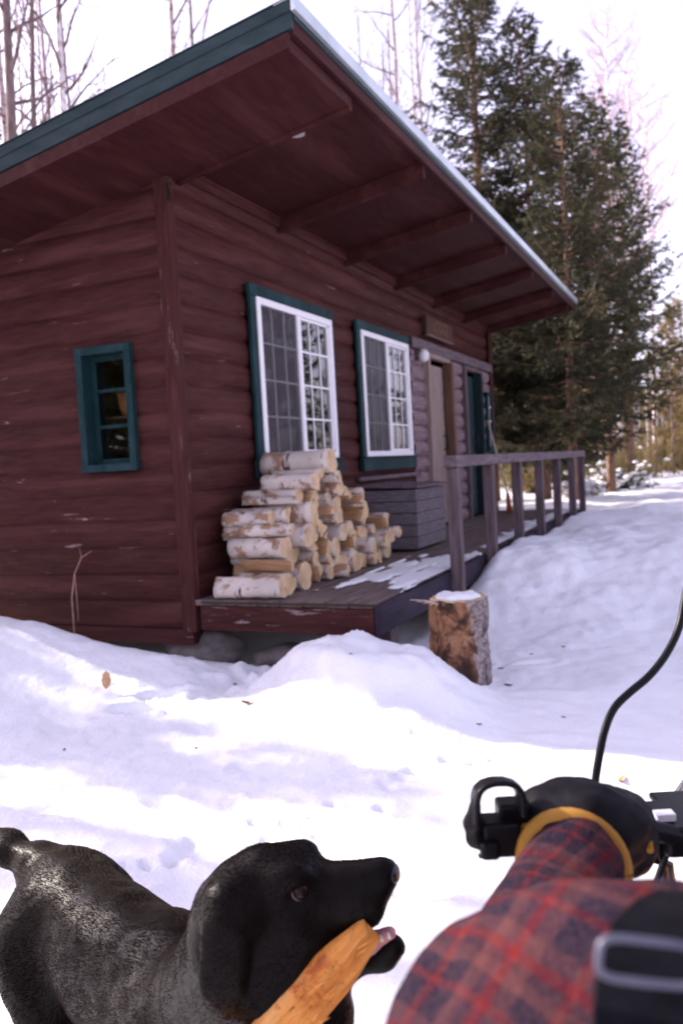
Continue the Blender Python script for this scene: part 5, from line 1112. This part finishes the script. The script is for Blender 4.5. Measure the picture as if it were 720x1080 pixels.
# flannel shirt
m,nt,b,o=newmat('red plaid flannel')
tc=N(nt,'ShaderNodeTexCoord')
def stripes(vec,freq,prof,off=0):
    d=N(nt,'ShaderNodeVectorMath',operation='DOT_PRODUCT'); nt.links.new(tc.outputs['Object'],d.inputs[0]); d.inputs[1].default_value=tuple(float(q) for q in vec)
    nz=noise(nt,tc.outputs['Object'],7,2); a=N(nt,'ShaderNodeMath',operation='MULTIPLY_ADD'); nt.links.new(nz,a.inputs[0]); a.inputs[1].default_value=.020; nt.links.new(d.outputs['Value'],a.inputs[2])
    q=N(nt,'ShaderNodeMath',operation='MULTIPLY_ADD'); nt.links.new(a.outputs[0],q.inputs[0]); q.inputs[1].default_value=freq; q.inputs[2].default_value=off
    fr=N(nt,'ShaderNodeMath',operation='FRACT'); nt.links.new(q.outputs[0],fr.inputs[0]); return ramp(nt,fr.outputs[0],prof)
ua=(ER*.72+UPZ*.52+EF*.45); ub=(ER*.72-UPZ*.50-EF*.50)
pf=[(0,(.17,.009,.011)),(.09,(.17,.009,.011)),(.11,(.085,.035,.04)),(.24,(.10,.040,.042)),(.27,(.006,.009,.024)),(.52,(.008,.010,.028)),(.55,(.12,.010,.013)),(.60,(.12,.010,.013)),(.63,(.010,.010,.026)),(.78,(.012,.012,.026)),(.81,(.13,.050,.045)),(.9,(.10,.036,.036)),(.93,(.05,.02,.03)),(1,(.06,.022,.03))]
A_=stripes(ua,13.5,pf,.1); B_=stripes(ub,13.5,pf,.45); c=mix(nt,.5,A_,B_); c=mix(nt,1.,c,(.56,.50,.56),'MULTIPLY'); v=tc.outputs['Object']; n=noise(nt,v,260,2,.6); n2=noise(nt,v,14,4)
c=mix(nt,ramp(nt,n,[(.3,.0),(.7,.22)]),c,(.14,.07,.07)); nt.links.new(c,b.inputs['Base Color']); b.inputs['Roughness'].default_value=.95; b.inputs['Sheen Weight'].default_value=.0; b.inputs['Specular IOR Level'].default_value=.05
p1=bumpn(nt,b,n,.5,.002); bumpn(nt,b,n2,.45,.02,p1); M_PLAID=m
f=bodyf(.0075,.018,('torso','arms')); 
cutp=wrL+(wrL-elL)/np.linalg.norm(wrL-elL)*.0
f.cap(elL,wrL,.066,.040,.05); f.cap(wrL+(elL-wrL)*.05,wrL+(elL-wrL)*.13,.048,.050,.015); f.cap(shL,elL,.084,.074,.05); f.ell(elL+(shL-elL)*.45+UPZ*.02,(.076,.076,.080),A3,.05)
V,F=f.mesh(2,lambda x,y,z:(.013*(fbm(x*9+0*y+0*z,y*9+0*x+0*z,z*16+0*x+0*y,o=2))+.004*np.abs(fbm(x*22+0*y+0*z,y*22+0*x+0*z,z*34+0*x+0*y,o=2))).astype(np.float32)); mkobj('flannel_shirt',V,F,M_PLAID,pers,S=True)
f=bodyf(.012,.015,('legs',)); f.ell(hipc,(.15,.19,.14),TA,.06); V,F=f.mesh(2); mkobj('trousers',V,F,M_PANT,pers,S=True)
# black over-the-shoulder strap with a pale slider
M_WEB=pm('black webbing',(.002,.002,.0035),(.005,.005,.008),60,rough=.85,spec=.06,bump=.6,bd=.001)
def ribbon(pts,w,th,nrm):
    V=[];F=[];pts=[np.array(p) for p in pts]; m_=len(pts)
    for i,p in enumerate(pts):
        t=pts[min(i+1,m_-1)]-pts[max(i-1,0)]; t/=np.linalg.norm(t); n_=nrm[i]/np.linalg.norm(nrm[i]); s_=np.cross(t,n_); s_/=np.linalg.norm(s_)
        V+= [p+s_*w/2,p-s_*w/2,p-s_*w/2-n_*th,p+s_*w/2-n_*th]
    for i in range(m_-1):
        for j in range(4): F.append((i*4+j,i*4+(j+1)%4,(i+1)*4+(j+1)%4,(i+1)*4+j))
    F+=[(3,2,1,0),tuple((m_-1)*4+j for j in range(4))]; return np.array(V),F
tocam=CPOS-D(690,1020,.4); tocam/=np.linalg.norm(tocam)
# strap over the shoulder, facing up and back
sp_=[D(735,940,.50),D(715,962,.452),D(694,990,.412),D(684,1030,.385),D(680,1075,.37),D(682,1125,.375),D(690,1190,.40),D(700,1260,.44)]
nr_=[UPZ+tocam*.2+EF*.4,UPZ+tocam*.5,UPZ*.6+tocam]+[tocam]*5
V,F=ribbon(sp_,.046,.006,nr_); st_=mkobj('shoulder_strap',V,F,M_WEB,pers,S=None,bevel=.002)
M_BUC=pm('pale slider',(.09,.09,.125),(.13,.13,.17),40,rough=.45,bump=0,metal=.5); mb=MB()
def loop(cx,cy,t,w,h,r):
    pts=[];
    for i in range(24):
        a=2*math.pi*i/24; x=math.copysign(abs(math.cos(a))**.45,math.cos(a))*w; y=math.copysign(abs(math.sin(a))**.45,math.sin(a))*h; pts.append(D(cx+x-y*.12,cy+y+x*.12,t))
    pts.append(pts[0]); mb.tube(pts,r,8,cap=False)
loop(684,1015,.374,53,22,.0019); mb.build('slider_buckle',M_BUC,st_)
# glove
M_GLV=pm('black glove shell',(.004,.0035,.005),(.010,.009,.012),26,rough=.6,spec=.10,bump=.5,bd=.003); M_YEL=pm('ochre glove trim',(.30,.145,.022),(.40,.20,.035),26,rough=.7,bump=.3,bd=.002)
def glove(grip,wr,el,bar):
    bd=bar/np.linalg.norm(bar)
    f=Field(np.minimum(grip,wr)-.11,np.maximum(grip,wr)+.11,.0038); handparts(f,grip,wr+(grip-wr)*.15,1,bar,.008,.012)
    f.ell(grip+UPZ*.010-EF*.012,(.058,.064,.050),[EF,bd,UPZ],.02); f.cap(grip-bd*.022+UPZ*.010,grip+bd*.048+UPZ*.006,.047,.044,.02); dr=(grip-wr)/np.linalg.norm(grip-wr); f.cap(wr+dr*.004,wr+dr*.05+UPZ*.004,.046,.048,.03)
    V,F=f.mesh(2,lambda x,y,z:(.0055*fbm(x*20+0*y+0*z,y*20+0*x+0*z,z*26+0*x+0*y,o=3)+.003*np.abs(fbm(x*34+0*y+0*z,y*34+0*x+0*z,z*34+0*x+0*y,o=2))).astype(np.float32)); g_=mkobj('glove',V,F,M_GLV,pers,S=True)
    e1=np.cross(dr,UPZ); e1/=np.linalg.norm(e1); e2=np.cross(e1,dr); mb=MB()
    mb.tube([wr+dr*.002+(e1*math.cos(a)*.050+e2*math.sin(a)*.049)+dr*.010*math.sin(a) for a in np.linspace(0,2*math.pi,37)],.0105,8,cap=False); mb.build('cuff_trim',M_YEL,g_)
    for q in (-1,1):
        mb=MB(); mb.tube([grip-EF*(.055)+bd*q*.064+UPZ*.002,grip-EF*.02+bd*q*.071+UPZ*.016,grip+EF*.02+bd*q*.070+UPZ*.018,grip+EF*.05+bd*q*.060+UPZ*.004],[.004,.007,.007,.003],8); mb.build('side_trim',M_YEL,g_)
    return g_
glove(gripL,wrL,elL,barv); glove(gripR,wrR,elR,-barv)
# knit hat and hair
f=Field(headp-.2,headp+.25,.008); f.ell(headp+UPZ*.035-EF*.006,(.106,.086,.100),[EF,ER,UPZ],.0); f.ell(headp-UPZ*.14,(.3,.3,.135),None,k=.01,sub=True)
V,F=f.mesh(2); mkobj('knit_hat',V,F,pm('dark knit hat',(.02,.022,.035),(.04,.04,.06),60,rough=.95,bump=.8,bd=.004),pers,S=True)
f=Field(headp-.22,headp+.2,.008); f.ell(headp-UPZ*.03-EF*.018,(.088,.080,.105),[EF,ER,UPZ],.0); V,F=f.mesh(1,lambda x,y,z:(.006*fbm(x*30+0*y+0*z,y*30+0*x+0*z,z*6+0*x+0*y,o=3)).astype(np.float32)); mkobj('hair',V,F,pm('brown hair',(.05,.028,.016),(.10,.06,.035),30,(3,3,.6),rough=.5,bump=.5),pers,S=True)
for q in(-1,1):
    ball('eye',headp+EF*.083+ER*q*.032+UPZ*.008,.011,M_SCL,pers)
